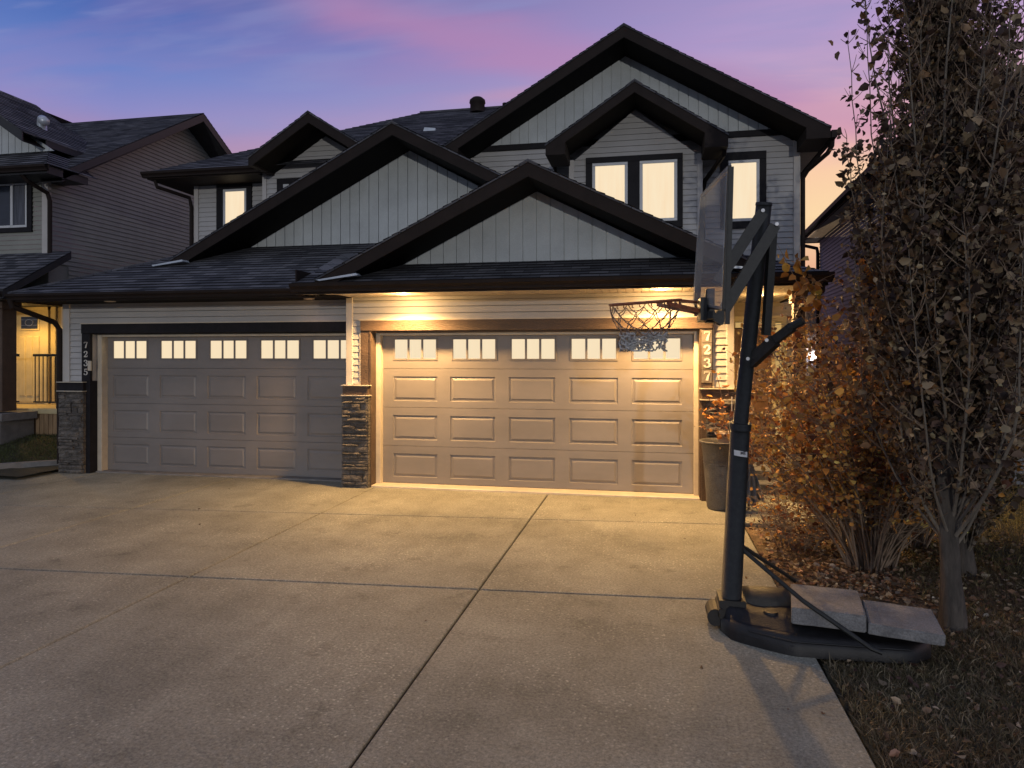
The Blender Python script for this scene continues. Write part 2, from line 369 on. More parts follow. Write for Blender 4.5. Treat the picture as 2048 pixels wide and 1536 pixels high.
def clip(poly, ax, lo, hi):          # poly of (u,v) clipped to lo<=p[ax]<=hi
    for sgn, lim in ((1, lo), (-1, -hi)):
        o = []; n = len(poly)
        for i in range(n):
            a, b = poly[i], poly[(i + 1) % n]; da, db = sgn * a[ax] - lim, sgn * b[ax] - lim
            if da >= 0: o.append(a)
            if (da > 0 and db < 0) or (da < 0 and db > 0):
                t = da / (da - db); o.append((a[0] + (b[0] - a[0]) * t, a[1] + (b[1] - a[1]) * t))
        poly = o
        if len(poly) < 3: return []
    return poly
def lap(mb, pts, n, up, exp=.1, th=.011, m=0, wob=0.0, gap=0.0):
    """clapboards or shingle courses over a flat convex polygon"""
    n = Vector(n).normalized(); up = Vector(up).normalized(); u = up.cross(n).normalized()
    P0 = Vector(pts[0]); d = P0.dot(n)
    uv = [(Vector(p).dot(u), Vector(p).dot(up)) for p in pts]
    k = math.floor(min(p[1] for p in uv) / exp); top = max(p[1] for p in uv)
    while k * exp < top:
        v0 = k * exp; c_ = clip(uv, 1, v0, v0 + exp - gap)
        if gap:
            e_ = clip(uv, 1, v0 + exp - gap, v0 + exp)
            if len(e_) >= 3: mb.add([u * p[0] + up * p[1] + n * (d - .004) for p in e_], [list(range(len(e_)))], m, [(p[0], p[1]) for p in e_])
        if len(c_) >= 3:
            jt = 1 + wob * random.uniform(-1, 1)
            def W(p, h): return u * p[0] + up * p[1] + n * (d + h)
            h = [th * jt * (1 - (p[1] - v0) / exp) + .0008 for p in c_]
            mb.add([W(p, hh) for p, hh in zip(c_, h)], [list(range(len(c_)))], m, [(p[0], p[1]) for p in c_])
            vb = min(p[1] for p in c_); bot = sorted([p for p in c_ if abs(p[1] - vb) < 1e-6])
            if len(bot) >= 2:
                a, b = bot[0], bot[-1]; hb = th * jt * (1 - (vb - v0) / exp) + .0008
                mb.add([W(a, 0), W(b, 0), W(b, hb), W(a, hb)], [(0, 1, 2, 3)], m, [a, b, b, a])
        k += 1
def planks(mb, pts, n, wd=.2, th=.028, gap=.0065, m=0, u=(1, 0, 0)):
    """vertical siding: boards with narrow grooves between"""
    n = Vector(n).normalized(); u = Vector(u); up = n.cross(u); up = up if up.z > 0 else -up
    d = Vector(pts[0]).dot(n); uv = [(Vector(p).dot(u), Vector(p).dot(up)) for p in pts]
    mb.add([Vector(p) for p in pts], [list(range(len(pts)))], m)
    a = math.floor(min(p[0] for p in uv) / wd) * wd; b = max(p[0] for p in uv)
    while a < b:
        c_ = clip(uv, 0, a + gap, a + wd - gap)
        if len(c_) >= 3:
            k = len(c_); f = [u * p[0] + up * p[1] + n * (d + th) for p in c_]; g = [u * p[0] + up * p[1] + n * d for p in c_]
            mb.add(f + g, [list(range(k))] + [(i, (i + 1) % k, k + (i + 1) % k, k + i) for i in range(k)], m)
        a += wd
def gable_roof(house, xa, za, m, xl, xr, yf, yw, yb, fd=.19, boxl=None, boxr=None, fm=None):
    zt = lambda x: za - m * abs(x - xa)
    r = MB()
    for x, sg in ((xl, -1), (xr, 1)):
        q = [(x, yf - .05, zt(x)), (xa, yf - .05, za), (xa, yb, za), (x, yb, zt(x))]
        lap(r, q, (sg * m, 0, 1), (-sg, 0, m), .14, .012, 0, .25)
        r.prism([(x, zt(x) - .003), (xa, za - .003), (xa, za - .024), (x, zt(x) - .024)], 'y', yf - .045, yb, 0)
    r.prism([(xa - .13, za - .13 * m + .014), (xa, za + .018), (xa + .13, za - .13 * m + .014), (xa + .13, za - .13 * m), (xa, za - .01), (xa - .13, za - .13 * m)], 'y', yf - .055, yb, 0)
    r.build('roof', [SHING], house)
    f = MB(); s = MB()
    e = .025
    def zb(x): return zt(x) - e - fd
    for x, sg, bx in ((xl, -1, boxl), (xr, 1, boxr)):
        x_ = x - sg * .01
        if bx:
            xw, zbx = bx
            P = [(xa, za - e), (x_, zt(x_) - e), (x_, zbx), (xw, zbx), (xw, zb(xw)), (xa, zb(xa))]
            f.prism([(x_, zt(x_) - e), (x_, zbx), (xw, zbx), (xw, zt(xw) - e)], 'y', yf, yw, 0)
        else: P = [(xa, za - e), (x_, zt(x_) - e), (x_, zb(x_)), (xa, zb(xa))]
        f.prism(P, 'y', yf - .03, yf - .001, 0)
        xe = bx[0] if bx else x_
        s.prism([(xa, zb(xa) + .02), (xe, zb(xe) + .02), (xe, zb(xe)), (xa, zb(xa))], 'y', yf, yw - .001, 0)
        f.prism([(x_, zt(x_) - e), (x_ - sg * .02, zt(x_) - e), (x_ - sg * .02, zt(x_) - e - .14), (x_, zt(x_) - e - .14)], 'y', yw, yb, 0)
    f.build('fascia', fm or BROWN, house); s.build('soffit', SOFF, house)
def gutter(house, x0, x1, y, z, d=.12, h=.115, m=None):
    g = MB()
    g.prism([(y, z), (y - d * .55, z), (y - d * .6, z + h * .35), (y - d * .95, z + h * .62), (y - d, z + h), (y - d + .008, z + h), (y - d * .9, z + h * .7), (y - d * .5, z + .012), (y - .01, z + .012), (y - .01, z + h), (y, z + h)], 'x', x0, x1, 0)
    g.build('gutter', m or BROWN, house)
def window(house, x0, x1, z0, z1, y, panes, trim=.1, pm=None, pz=None):
    t = MB()
    pl = panes[0][0]; pr = panes[-1][1]; zt0, zt1 = pz
    t.bbox(x0, x1, y - .055, y - .002, zt1, z1); t.bbox(x0, x1, y - .055, y - .002, z0, zt0)
    t.bbox(x0, pl, y - .053, y - .002, zt0, zt1); t.bbox(pr, x1, y - .053, y - .002, zt0, zt1)
    for a, b in zip(panes[:-1], panes[1:]): t.bbox(a[1], b[0], y - .053, y - .002, zt0, zt1)
    wn = t.build('window', TRIMD, house)
    for a, b in panes:
        f = MB(); k = .055
        for q in ((a, b, zt1 - k, zt1), (a, b, zt0, zt0 + k), (a, a + k, zt0 + k, zt1 - k), (b - k, b, zt0 + k, zt1 - k)):
            f.bbox(q[0], q[1], y - .042, y - .004, q[2], q[3], .006)
        f.build('frame', WHITE, wn)
        p = MB(); p.box(a + k, b - k, y - .030, y - .020, zt0 + k, zt1 - k); p.build('pane', pm or GLOWW, wn)
    return wn
def strips(name, boxes, m, parent):
    for q in boxes:
        b = MB(); b.bbox(*q); b.build(name, m, parent)
def stone_pier(house, x0, x1, y0, y1, z0, z1, seed, sides=(True, True)):
    rd = random.Random(seed); s = MB()
    s.box(x0 + .03, x1 - .03, y0 + .03, y1, z0, z1, 0)
    z = z0
    while z < z1 - .02:
        h = min(rd.choice([.035, .045, .05, .06, .075, .095]), z1 - z); x = x0
        while x < x1 - .02:
            w_ = min(rd.uniform(.10, .42), x1 - x)
            if x1 - x - w_ < .07: w_ = x1 - x
            g = .006; pr = rd.uniform(-.018, .032)
            nx = max(2, int(w_ / .045)); base = len(s.v); rows = [z + g, z + h * .5, z + h - g]
            grid = []
            for ri, zz in enumerate(rows):
                for i in range(nx + 1):
                    xx = x + g + (w_ - 2 * g) * i / nx; ed = i in (0, nx) or ri != 1
                    grid.append((xx + rd.uniform(-.004, .004), y0 + pr * -1 + (.014 if ed else 0) + rd.uniform(-.008, .008), zz + (rd.uniform(-.006, .006) if ri == 1 else rd.uniform(-.003, .003))))
            bk = [(p[0], y0 + .045, p[2]) for p in grid]
            n1 = nx + 1; L_ = len(grid); f = []
            for ri in range(2):
                for i in range(nx): f.append((ri * n1 + i, ri * n1 + i + 1, (ri + 1) * n1 + i + 1, (ri + 1) * n1 + i))
            for i in range(nx): f += [(i, i + 1, L_ + i + 1, L_ + i), (2 * n1 + i, 2 * n1 + i + 1, L_ + 2 * n1 + i + 1, L_ + 2 * n1 + i)]
            for ri in range(2): f += [(ri * n1, (ri + 1) * n1, L_ + (ri + 1) * n1, L_ + ri * n1), (ri * n1 + nx, (ri + 1) * n1 + nx, L_ + (ri + 1) * n1 + nx, L_ + ri * n1 + nx)]
            s.add(grid + bk, f, 0); x += w_
        for xs in (x0, x1):                                # return faces
            o = rd.uniform(0, .02); s.box(xs - .012 if xs == x0 else xs - .03, xs + .03 if xs == x0 else xs + .012, y0 + .012 + o, y1, z + .004, z + h - .004, 0)
        z += h
    return s.build('stone_pier', STONE, house)
def garage_door(house, x0, x1, y, zs, cols, wcols, wz, seed):
    """zs: section boundaries from top; cols: raised panel x ranges; wcols: window x ranges"""
    d = MB()
    for i in range(len(zs) - 1):
        zt_, zb_ = zs[i] - .003, zs[i + 1] + .003
        ranges = wcols if i == 0 else cols
        h = zt_ - zb_; pz0, pz1 = (wz[0], wz[1]) if i == 0 else (zb_ + h * .16, zt_ - h * .20)
        # stiles and rails as flat faces
        xs = [x0] + [q for r_ in ranges for q in r_] + [x1]
        d.add([(x0, y, zb_), (x1, y, zb_), (x1, y, pz0), (x0, y, pz0)], [(0, 1, 2, 3)]); d.add([(x0, y, pz1), (x1, y, pz1), (x1, y, zt_), (x0, y, zt_)], [(0, 1, 2, 3)])
        for k in range(0, len(xs), 2): d.add([(xs[k], y, pz0), (xs[k + 1], y, pz0), (xs[k + 1], y, pz1), (xs[k], y, pz1)], [(0, 1, 2, 3)])
        d.add([(x0, y, zt_), (x1, y, zt_), (x1, y + .03, zt_ + .006), (x0, y + .03, zt_ + .006)], [(0, 1, 2, 3)])
        d.add([(x0, y, zb_), (x1, y, zb_), (x1, y + .03, zb_ - .004), (x0, y + .03, zb_ - .004)], [(0, 1, 2, 3)])
        for a, b in ranges:
            rings = [(0, 0), (.010, .015), (.028, .015), (.056, .002)] if i else [(0, 0), (.004, -.012), (.016, -.012), (.022, .002)]
            v = []
            for e, dep in rings: v += [(a + e, y + dep, pz0 + e), (b - e, y + dep, pz0 + e), (b - e, y + dep, pz1 - e), (a + e, y + dep, pz1 - e)]
            f = [(r_ * 4 + k, r_ * 4 + (k + 1) % 4, r_ * 4 + 4 + (k + 1) % 4, r_ * 4 + 4 + k) for r_ in range(len(rings) - 1) for k in range(4)]
            if i: f.append(tuple(range(4 * len(rings) - 4, 4 * len(rings))))
            d.add(v, f)
    d.box(x0, x1, y + .03, y + .05, zs[-1], zs[0])
    d.box(x0, x1, y - .004, y + .02, zs[-1] - .025, zs[-1] - .001, 1)
    door = d.build('garage_door', [GDOOR, TRIMD], house)
    rd = random.Random(seed)
    for a, b in wcols:
        q = MB(); e = .03; A, B_ = a + e, b - e; Z0, Z1 = wz[0] + e, wz[1] - e
        for u0, u1, v0, v1 in ((A - .012, B_ + .012, Z1, Z1 + .012), (A - .012, B_ + .012, Z0 - .012, Z0), (A - .012, A, Z0, Z1), (B_, B_ + .012, Z0, Z1)):
            q.bbox(u0, u1, y - .013, y + .012, v0, v1, .004)
        w3 = (B_ - A) / 3
        for k in (1, 2): q.bbox(A + k * w3 - .017, A + k * w3 + .017, y - .008, y + .012, Z0, Z1, .005)
        win = q.build('window', GDOOR, door)
        for k in range(3):
            p = MB(); p.box(A + k * w3 + (.017 if k else 0), A + (k + 1) * w3 - (.017 if k < 2 else 0), y + .006, y + .014, Z0, Z1); p.build('pane', GLOWG, win)
    return door
def text_mesh(body, size, depth, offset=0.0):
    cu = bpy.data.curves.new('txt', 'FONT'); cu.body = body; cu.size = size; cu.extrude = depth; cu.offset = offset; cu.align_x = 'CENTER'; cu.resolution_u = 6
    o = bpy.data.objects.new('txt', cu); sc.collection.objects.link(o)
    dg = bpy.context.evaluated_depsgraph_get(); me = bpy.data.meshes.new_from_object(o.evaluated_get(dg))
    bpy.data.objects.remove(o); return me
def numeral(ch, h, stroke):
    """serif numeral drawn as thick strokes in x,z, height h, origin bottom centre -> list of (polyline, halfwidths)"""
    S = {'7': [([(-.30, .78), (-.29, .98), (.32, .98), (.12, .55), (-.02, .02)], [.5, .5, .55, 1.1, 1.5])],
         '2': [([(-.27, .68), (-.26, .84), (-.10, .97), (.10, .97), (.25, .84), (.26, .68), (.14, .48), (-.10, .25), (-.28, .06)], [1.2, 1.2, .7, .8, 1.2, 1.4, 1.1, .8, .6]),
               ([(-.30, .07), (.20, .07), (.30, .12), (.32, .28)], [1.1, 1.2, .9, .5])],
         '3': [([(-.26, .74), (-.24, .88), (-.08, .98), (.08, .97), (.22, .86), (.22, .68), (.08, .55), (-.06, .53)], [1.1, 1.0, .6, .7, 1.2, 1.2, .7, .5]),
               ([(-.02, .54), (.14, .50), (.28, .36), (.28, .18), (.12, .03), (-.10, .02), (-.26, .12), (-.28, .26)], [.5, .7, 1.3, 1.3, .8, .6, 1.0, 1.2])],
         '5': [([(.27, .97), (-.18, .95), (-.21, .54)], [1.0, .9, .5]),
               ([(-.21, .54), (-.02, .63), (.16, .59), (.28, .44), (.28, .22), (.12, .04), (-.10, .02), (-.27, .12), (-.28, .24)], [.5, .7, .9, 1.3, 1.3, .8, .6, 1.0, 1.2])]}
    return [([(x * h, z * h) for x, z in p], [w_ * stroke for w_ in ws]) for p, ws in S[ch]]
def digit(parent, ch, cx, y, z, h, stroke, m):
    b = MB()
    for k, (pl, ws) in enumerate(numeral(ch, h, stroke)):
        Lf, Rt = [], []
        for i, (x, zz) in enumerate(pl):
            a = pl[max(i - 1, 0)]; c_ = pl[min(i + 1, len(pl) - 1)]; t = Vector((c_[0] - a[0], c_[1] - a[1])).normalized()
            Lf.append((cx + x - t.y * ws[i], z + zz + t.x * ws[i])); Rt.append((cx + x + t.y * ws[i], z + zz - t.x * ws[i]))
        for i in range(len(pl) - 1):
            b.prism([Lf[i], Lf[i + 1], Rt[i + 1], Rt[i]], 'y', y - .006 - .0004 * k - .0002 * i, y, 0)
    return b.build('digit', m, parent)
def pot_lamp(house, x, y, z, lit, power=0.0, col=(1, .62, .28)):
    l_ = MB(); l_.lathe([(.085, z - .001), (.085, z - .010), (.066, z - .012), (.064, z - .004)], x, y, 24, 0)
    o = l_.build('recessed_light', WHITE if lit else SOFFL, house)
    p = MB(); p.lathe([(.0005, z - .006), (.064, z - .006)], x, y, 24, 0); p.build('lens', LAMPE if lit else LAMPD, o)
    if power:
        ld = bpy.data.lights.new('pot_light', 'SPOT'); ld.energy = power; ld.color = col; ld.shadow_soft_size = .09
        ld.spot_size = R(166); ld.spot_blend = .55
        lo = bpy.data.objects.new('pot_light', ld); sc.collection.objects.link(lo); lo.parent = o; lo.location = Vector((x, y, z - .035)) - WL[o]; lo.rotation_euler = (R(-13), 0, 0)
        l2 = bpy.data.lights.new('pot_spill', 'POINT'); l2.energy = power * .05; l2.color = col; l2.shadow_soft_size = .07
        lo = bpy.data.objects.new('pot_spill', l2); sc.collection.objects.link(lo); lo.parent = o; lo.location = Vector((x, y, z - .10)) - WL[o]

# ============================================================ ground
g = MB(); g.poly([(-300, -200, -.06), (300, -200, -.06), (300, 400, -.06), (-300, 400, -.06)])
tag(g.build('ground', TURF), kind='structure')
def wavy_sheet(name, x0, x1, y0, y1, z, nx, ny, amp, m, ztop=None, keep=None):
    s = MB(); rd = np.random.default_rng(len(name) + nx)
    hz = rd.normal(0, amp, (ny + 1, nx + 1))
    v = []
    for j in range(ny + 1):
        for i in range(nx + 1):
            x = x0 + (x1 - x0) * i / nx; y = y0 + (y1 - y0) * j / ny
            v.append((x, y, (z if ztop is None else ztop(x, y)) + hz[j, i]))
    f = [(j * (nx + 1) + i, j * (nx + 1) + i + 1, (j + 1) * (nx + 1) + i + 1, (j + 1) * (nx + 1) + i) for j in range(ny) for i in range(nx)]
    s.add(v, f); return tag(s.build(name, m, smooth=True), kind='structure')
wavy_sheet('mulch_bed', 1.14, 3.4, 5.85, 8.89, -.045, 60, 80, .008, DIRT)
wavy_sheet('lawn', 1.14, 9.0, -1.5, 5.85, -.04, 110, 110, .008, TURF)
wavy_sheet('side_lawn', 3.4, 12, 5.85, 22, -.04, 80, 120, .01, TURF)
hill = lambda x, y: .06 + .36 * min(1, max(0, (y - (9.75 + (x + 11.6) * .95 if x > -11.6 else 9.75)) / 2.0)) if True else 0
wavy_sheet('neighbour_lawn', -22, -10.12, 9.6, 12.1, 0, 90, 30, .004, TURF, ztop=lambda x, y: hill(x, y))
# driveway slabs
dw = MB()
def jy(k, x):   # transverse joint lines, slightly skewed to the left
    if k == 0: return 8.70 + .083 * (x - .0)
    if k == 1: return 6.02 + .067 * x
    if k == 2: return 3.05 + .05 * x
    if k == 3: return .2
    return -3
XJ = [-16, -9.4, -6.8, -4.19, -1.47, 1.12]
def slab(mb, P, t=.12, z=0.0, b=.008, gap=.0095):
    c_ = Vector((sum(p[0] for p in P) / len(P), sum(p[1] for p in P) / len(P)))
    def ins(p, e):
        v = c_ - Vector(p); return (p[0] + math.copysign(e, v.x), p[1] + math.copysign(e, v.y))
    o = [ins(p, gap) for p in P]; i = [ins(p, gap + b) for p in P]; n = len(P)
    v = [(*p, z - t) for p in o] + [(*p, z - b) for p in o] + [(*p, z) for p in i]
    mb.add(v, [tuple(range(2 * n, 3 * n))] + [(k, (k + 1) % n, n + (k + 1) % n, n + k) for k in range(n)] + [(n + k, n + (k + 1) % n, 2 * n + (k + 1) % n, 2 * n + k) for k in range(n)])
for i in range(len(XJ) - 1):
    a, b = XJ[i], XJ[i + 1]
    top = lambda x: 10.5 if x > -4.65 else 10.75
    if i == 0: slab(dw, [(-16, jy(0, -16)), (b, jy(0, b)), (b, 10.75), (-10.1, 10.75), (-10.15, 10.6), (-11.6, 9.75), (-16, 9.65)])
    elif b > -4.5 and a < -4.5: slab(dw, [(a, jy(0, a)), (b, jy(0, b)), (b, 10.5), (-4.66, 10.5), (-4.66, 10.75), (a, 10.75)])
    else: slab(dw, [(a, jy(0, a)), (b, jy(0, b)), (b, top(b)), (a, top(a))])
    for k in range(3): slab(dw, [(a, jy(k + 1, a)), (b, jy(k + 1, b)), (b, jy(k, b)), (a, jy(k, a))])
tag(dw.build('driveway', CONC, loc=(0, 0, 0)), kind='structure')
jb = MB(); jb.poly([(-16, -3, -.022), (1.10, -3, -.022), (1.10, 10.6, -.022), (-10, 10.6, -.022), (-16, 9.5, -.022)])
tag(jb.build('driveway_base', TRIMD), kind='structure')
wk = MB(); slab(wk, [(1.125, 8.9), (2.75, 8.9), (2.75, 10.75), (1.125, 10.75)])
tag(wk.build('walkway', CONC, loc=(0, 0, 0)), kind='structure')
cu = MB()
cu.prism([(-11.75, 9.66), (-11.6, 9.75), (-10.16, 10.98), (-10.16, 11.15), (-11.65, 9.88), (-11.8, 9.8)], 'z', -.02, .15)
cu.prism([(-11.8, 9.8), (-11.75, 9.66), (-18, 9.58), (-18, 9.72)], 'z', -.02, .12)
tag(cu.build('concrete_kerb', GREYC), 'low concrete kerb holding the lawn beside the left end of the driveway', 'kerb')

# ============================================================ the duplex
H_ = thing('duplex_house', (-3.7, 12, 0), 'grey duplex with two garage doors, brown rakes and stacked front gables, middle of the street', 'house')
def siding(pieces, m=SIDING, name='wall', parent=H_, n=(0, -1, 0), up=(0, 0, 1), exp=.1):
    s = MB()
    for p in pieces: lap(s, p, n, up, exp, .017, 0, 0, .007)
    return s.build(name, m, parent)
def rect(x0, x1, z0, z1, y): return [(x0, y, z0), (x1, y, z0), (x1, y, z1), (x0, y, z1)]
# lower walls, right unit (y=10.2) and left unit (y=10.45)
siding([rect(-4.57, 1.10, 2.605, 2.95, 10.2), rect(-4.57, -4.42, 1.58, 2.605, 10.2), rect(.88, 1.10, 1.58, 2.605, 10.2)])
siding([rect(-9.97, -4.66, 2.605, 2.95, 10.45), rect(-9.97, -9.70, 1.58, 2.605, 10.45)])
core = MB()
core.box(-4.60, 1.12, 10.204, 10.6, 2.44, 2.96); core.box(-4.60, -4.26, 10.204, 10.6, 0, 2.44); core.box(.72, 1.12, 10.204, 10.6, 0, 2.44)
core.box(-10.03, -4.62, 10.454, 10.8, 2.44, 2.96); core.box(-10.03, -9.53, 10.454, 10.8, 0, 2.44)
core.box(-10.03, -9.9, 10.8, 21, 0, 2.95); core.box(1.0, 1.12, 10.6, 12.5, 0, 3.2)
core.box(-9.5, 2.5, 20.9, 21, 0, 5.6); core.box(2.40, 2.52, 12.9, 20.9, 0, 5.6)
core.build('wall', SIDING, H_)
siding([[(1.123, 10.25, 1.6), (1.123, 12.5, 1.6), (1.123, 12.5, 2.95), (1.123, 10.25, 2.95)]], n=(1, 0, 0))
siding([[(2.523, 12.85, .3), (2.523, 21, .3), (2.523, 21, 5.58), (2.523, 12.85, 5.58)]], n=(1, 0, 0))
strips('corner_trim', [(-4.66, -4.555, 10.165, 10.45, 1.585, 2.95), (1.065, 1.165, 10.165, 10.25, 1.585, 2.95), (-10.09, -9.95, 10.415, 10.5, 1.585, 2.95)], CORNER, H_)
ch = MB()   # thin pale channels that edge the siding and cap the trim boards
ch.box(-4.435, .895, 10.14, 10.2, 2.588, 2.606); ch.box(-4.435, -4.418, 10.172, 10.2, 1.585, 2.588); ch.box(.878, .895, 10.172, 10.2, 1.585, 2.588)
ch.box(-9.705, -4.66, 10.39, 10.45, 2.588, 2.606); ch.box(-9.705, -9.69, 10.422, 10.45, 1.585, 2.588)
for a, b, y in ((-4.69, -4.235, 10.04), (.69, 1.24, 10.04), (-10.11, -9.58, 10.30)):
    ch.box(a, b, y, y + .14, 1.575, 1.587); ch.box(a, b, y, y + .14, 1.42, 1.432)
ch.build('edge_channel', CREAM, H_)
tw = MB()
tw.bbox(-4.41, .875, 10.135, 10.2, 2.425, 2.588, .006); tw.bbox(-4.415, -4.262, 10.165, 10.205, 1.585, 2.424, .005); tw.bbox(.715, .872, 10.165, 10.205, 1.585, 2.424, .005)
tw.box(-4.262, -4.236, 10.15, 10.42, 0, 2.424); tw.box(.694, .72, 10.15, 10.42, 0, 2.424); tw.box(-4.236, .694, 10.21, 10.42, 2.405, 2.44)
tw.box(-4.675, -4.262, 10.075, 10.2, 1.432, 1.575); tw.box(.72, 1.215, 10.075, 10.2, 1.432, 1.575); tw.box(.715, .78, 10.10, 10.2, 0, 1.42)
tw.build('trim_board', TRIMW, H_)
td = MB()
td.bbox(-9.688, -4.66, 10.385, 10.45, 2.425, 2.588, .006); td.bbox(-9.688, -9.52, 10.40, 10.46, 1.585, 2.424, .005); td.box(-9.60, -9.515, 10.40, 10.6, 0, 1.6)
td.box(-9.53, -4.66, 10.46, 10.62, 2.41, 2.44); td.box(-10.09, -9.60, 10.34, 10.45, 1.432, 1.575)
td.build('trim_board', TRIMD, H_)
st = MB()
st.bbox(-4.236, -4.16, 10.34, 10.46, .03, 2.404); st.bbox(.63, .694, 10.34, 10.46, .03, 2.404); st.bbox(-4.16, .63, 10.35, 10.46, 2.36, 2.404)
st.bbox(-9.513, -9.425, 10.56, 10.70, 0, 2.41); st.bbox(-9.425, -4.66, 10.57, 10.70, 2.37, 2.41)
st.build('door_stop', CREAM, H_)
sl = MB(); sl.bbox(-4.25, .71, 10.16, 10.5, -.04, .028, .01); sl.build('threshold', CREAM, H_)
sl = MB(); sl.bbox(-9.5, -4.66, 10.5, 10.76, -.04, .02, .01); sl.build('threshold', GREYC, H_)
stone_pier(H_, -4.675, -4.262, 10.05, 10.3, 0, 1.42, 3); stone_pier(H_, .79, 1.21, 10.05, 10.3, 0, 1.42, 4); stone_pier(H_, -10.08, -9.61, 10.32, 10.5, 0, 1.42, 5)
zz = [2.405, 1.838, 1.225, .615, .03]
pc = [(-3.99, -3.26), (-3.05, -2.33), (-2.12, -1.40), (-1.19, -.46), (-.26, .47)]
pw = [(-3.99, -3.25), (-3.03, -2.30), (-2.10, -1.38), (-1.18, -.46), (-.26, .47)]
garage_door(H_, -4.18, .66, 10.45, zz, pc, pw, (1.965, 2.325), 1)
pc2 = [(a - 5.33, b - 5.33) for a, b in pc]; pw2 = [(-9.33 + .955 * k, -8.61 + .965 * k) for k in range(5)]
garage_door(H_, -9.5, -4.64, 10.70, [2.41, 1.82, 1.20, .60, .02], pc2, pw2, (1.965, 2.325), 2)
for k, chs in enumerate('7237'):
    z0 = 2.225 - k * .188
    p = MB(); p.bbox(.722, .868, 10.148, 10.165, z0, z0 + .182, .005); pl = p.build('number_plate', PLATE, H_)
    digit(pl, chs, .797, 10.148, z0 + .03, .125, .0125, DIGIT)
for k, chs in enumerate('7235'): digit(H_, chs, -9.60 + .0 * k, 10.40, 2.17 - k * .155, .105, .0075, DIGIT)
kp = MB(); kp.bbox(-9.545, -9.48, 10.375, 10.40, 1.78, 1.95, .006); kp.build('keypad', CREAM, H_)
# eaves of the garages
sf = MB()
x = -5.06
while x < 2.15: sf.box(x + .004, x + .105, 9.35, 10.2, 2.952, 2.962); x += .11
sf.box(-5.06, 2.16, 9.35, 10.2, 2.966, 2.972)
sf.build('soffit', SOFFL, H_)
sf = MB(); x = 1.17
while x < 2.15: sf.box(x + .004, x + .105, 10.2, 12.5, 2.952, 2.962); x += .11
sf.box(1.17, 2.16, 10.2, 12.5, 2.966, 2.972); sf.build('porch_ceiling', SOFFL, H_)
sf = MB(); x = -10.28
while x < -4.66: sf.box(x + .004, x + .105, 9.66, 10.45, 2.940, 2.95); x += .11
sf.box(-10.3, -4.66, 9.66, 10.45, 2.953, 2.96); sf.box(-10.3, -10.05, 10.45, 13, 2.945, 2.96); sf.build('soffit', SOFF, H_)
fa = MB(); fa.box(-5.08, 2.2, 9.325, 9.35, 2.935, 3.09); fa.box(2.175, 2.2, 9.35, 12.5, 2.935, 3.09); fa.box(-5.08, -5.06, 9.35, 10.3, 2.935, 3.3)
fa.box(-10.3, -4.9, 9.635, 9.66, 2.925, 3.05); fa.box(-10.32, -10.3, 9.635, 13, 2.925, 3.05); fa.build('fascia', BROWN, H_)
gutter(H_, -5.10, 2.25, 9.325, 2.965, .13, .12); gutter(H_, -10.33, -5.0, 9.635, 2.95, .12, .10)
rf = MB()
p_ = .40; q_ = .45
zr = lambda y: 3.095 + p_ * (y - 9.31); zl = lambda y: 3.055 + q_ * (y - 9.62)
lap(rf, [(-5.12, 9.30, zr(9.30)), (2.22, 9.30, zr(9.30)), (.5, 11.03, zr(11.03)), (-3.5, 11.03, zr(11.03)), (-5.12, 9.75, zr(9.75))], (0, -p_, 1), (0, 1, p_), .14, .012, 0, .25)
lap(rf, [(2.22, 9.30, zr(9.3)), (2.22, 12.8, zr(9.3)), (.5, 12.8, zr(11.03)), (.5, 11.03, zr(11.03))], (p_, 0, 1), (-1, 0, p_), .14, .012, 0, .25)
rf.prism([(9.30, zr(9.3) - .002), (11, zr(11) - .002), (11, zr(11) - .03), (9.32, zr(9.3) - .03)], 'x', -5.1, .6)
rf.build('roof', SHING, H_)
rf = MB()
lap(rf, [(-10.36, 9.61, zl(9.61)), (-4.6, 9.61, zl(9.61)), (-4.6, 11.9, zl(11.9)), (-8.07, 11.9, zl(11.9))], (0, -q_, 1), (0, 1, q_), .14, .012, 0, .25)
lap(rf, [(-10.36, 9.61, zl(9.61)), (-8.07, 11.9, zl(11.9)), (-8.07, 13.3, zl(11.9)), (-10.36, 13.3, zl(9.61))], (-q_, 0, 1), (1, 0, q_), .14, .012, 0, .25)
rf.tube([(-10.36, 9.61, zl(9.61) + .004), (-8.07, 11.9, zl(11.9) + .004)], .035, 6)
rf.build('roof', SHING, H_)
# garage gables
gp = MB(); planks(gp, [(-3.98, 10.2, 3.36), (.55, 10.2, 3.36), (-1.68, 10.2, 4.50)], (0, -1, 0), .205); gp.build('gable_panel', PANEL, H_)
gable_roof(H_, -1.62, 4.70, .495, -4.76, 1.50, 9.34, 10.2, 12.8)
gp = MB(); planks(gp, [(-8.0, 11.9, 3.9), (-.9, 11.9, 3.9), (-4.3, 11.9, 5.76)], (0, -1, 0), .185); gp.build('gable_panel', PANEL, H_)
gable_roof(H_, -4.21, 5.935, .522, -8.40, -1.2, 11.0, 11.9, 13.4)
for q, y0_, y1_ in (([(-4.72, 3.135), (-4.10, 3.22), (-4.07, 3.19), (-4.66, 3.12)], 9.27, 9.40), ([(-8.62, 3.64), (-8.02, 3.72), (-8.0, 3.69), (-8.6, 3.615)], 10.80, 10.98), ([(1.02, 3.20), (1.40, 3.17), (1.42, 3.14), (1.0, 3.17)], 9.29, 9.40)):
    fl = MB(); fl.prism(q, 'y', y0_, y1_); fl.build('flashing', FLASH, H_)
strips('gable_ledge', [(-3.98, .55, 10.155, 10.21, 3.375, 3.40, .003), (-7.8, -1.2, 11.85, 11.9, 4.04, 4.07, .003)], CORNER, H_)
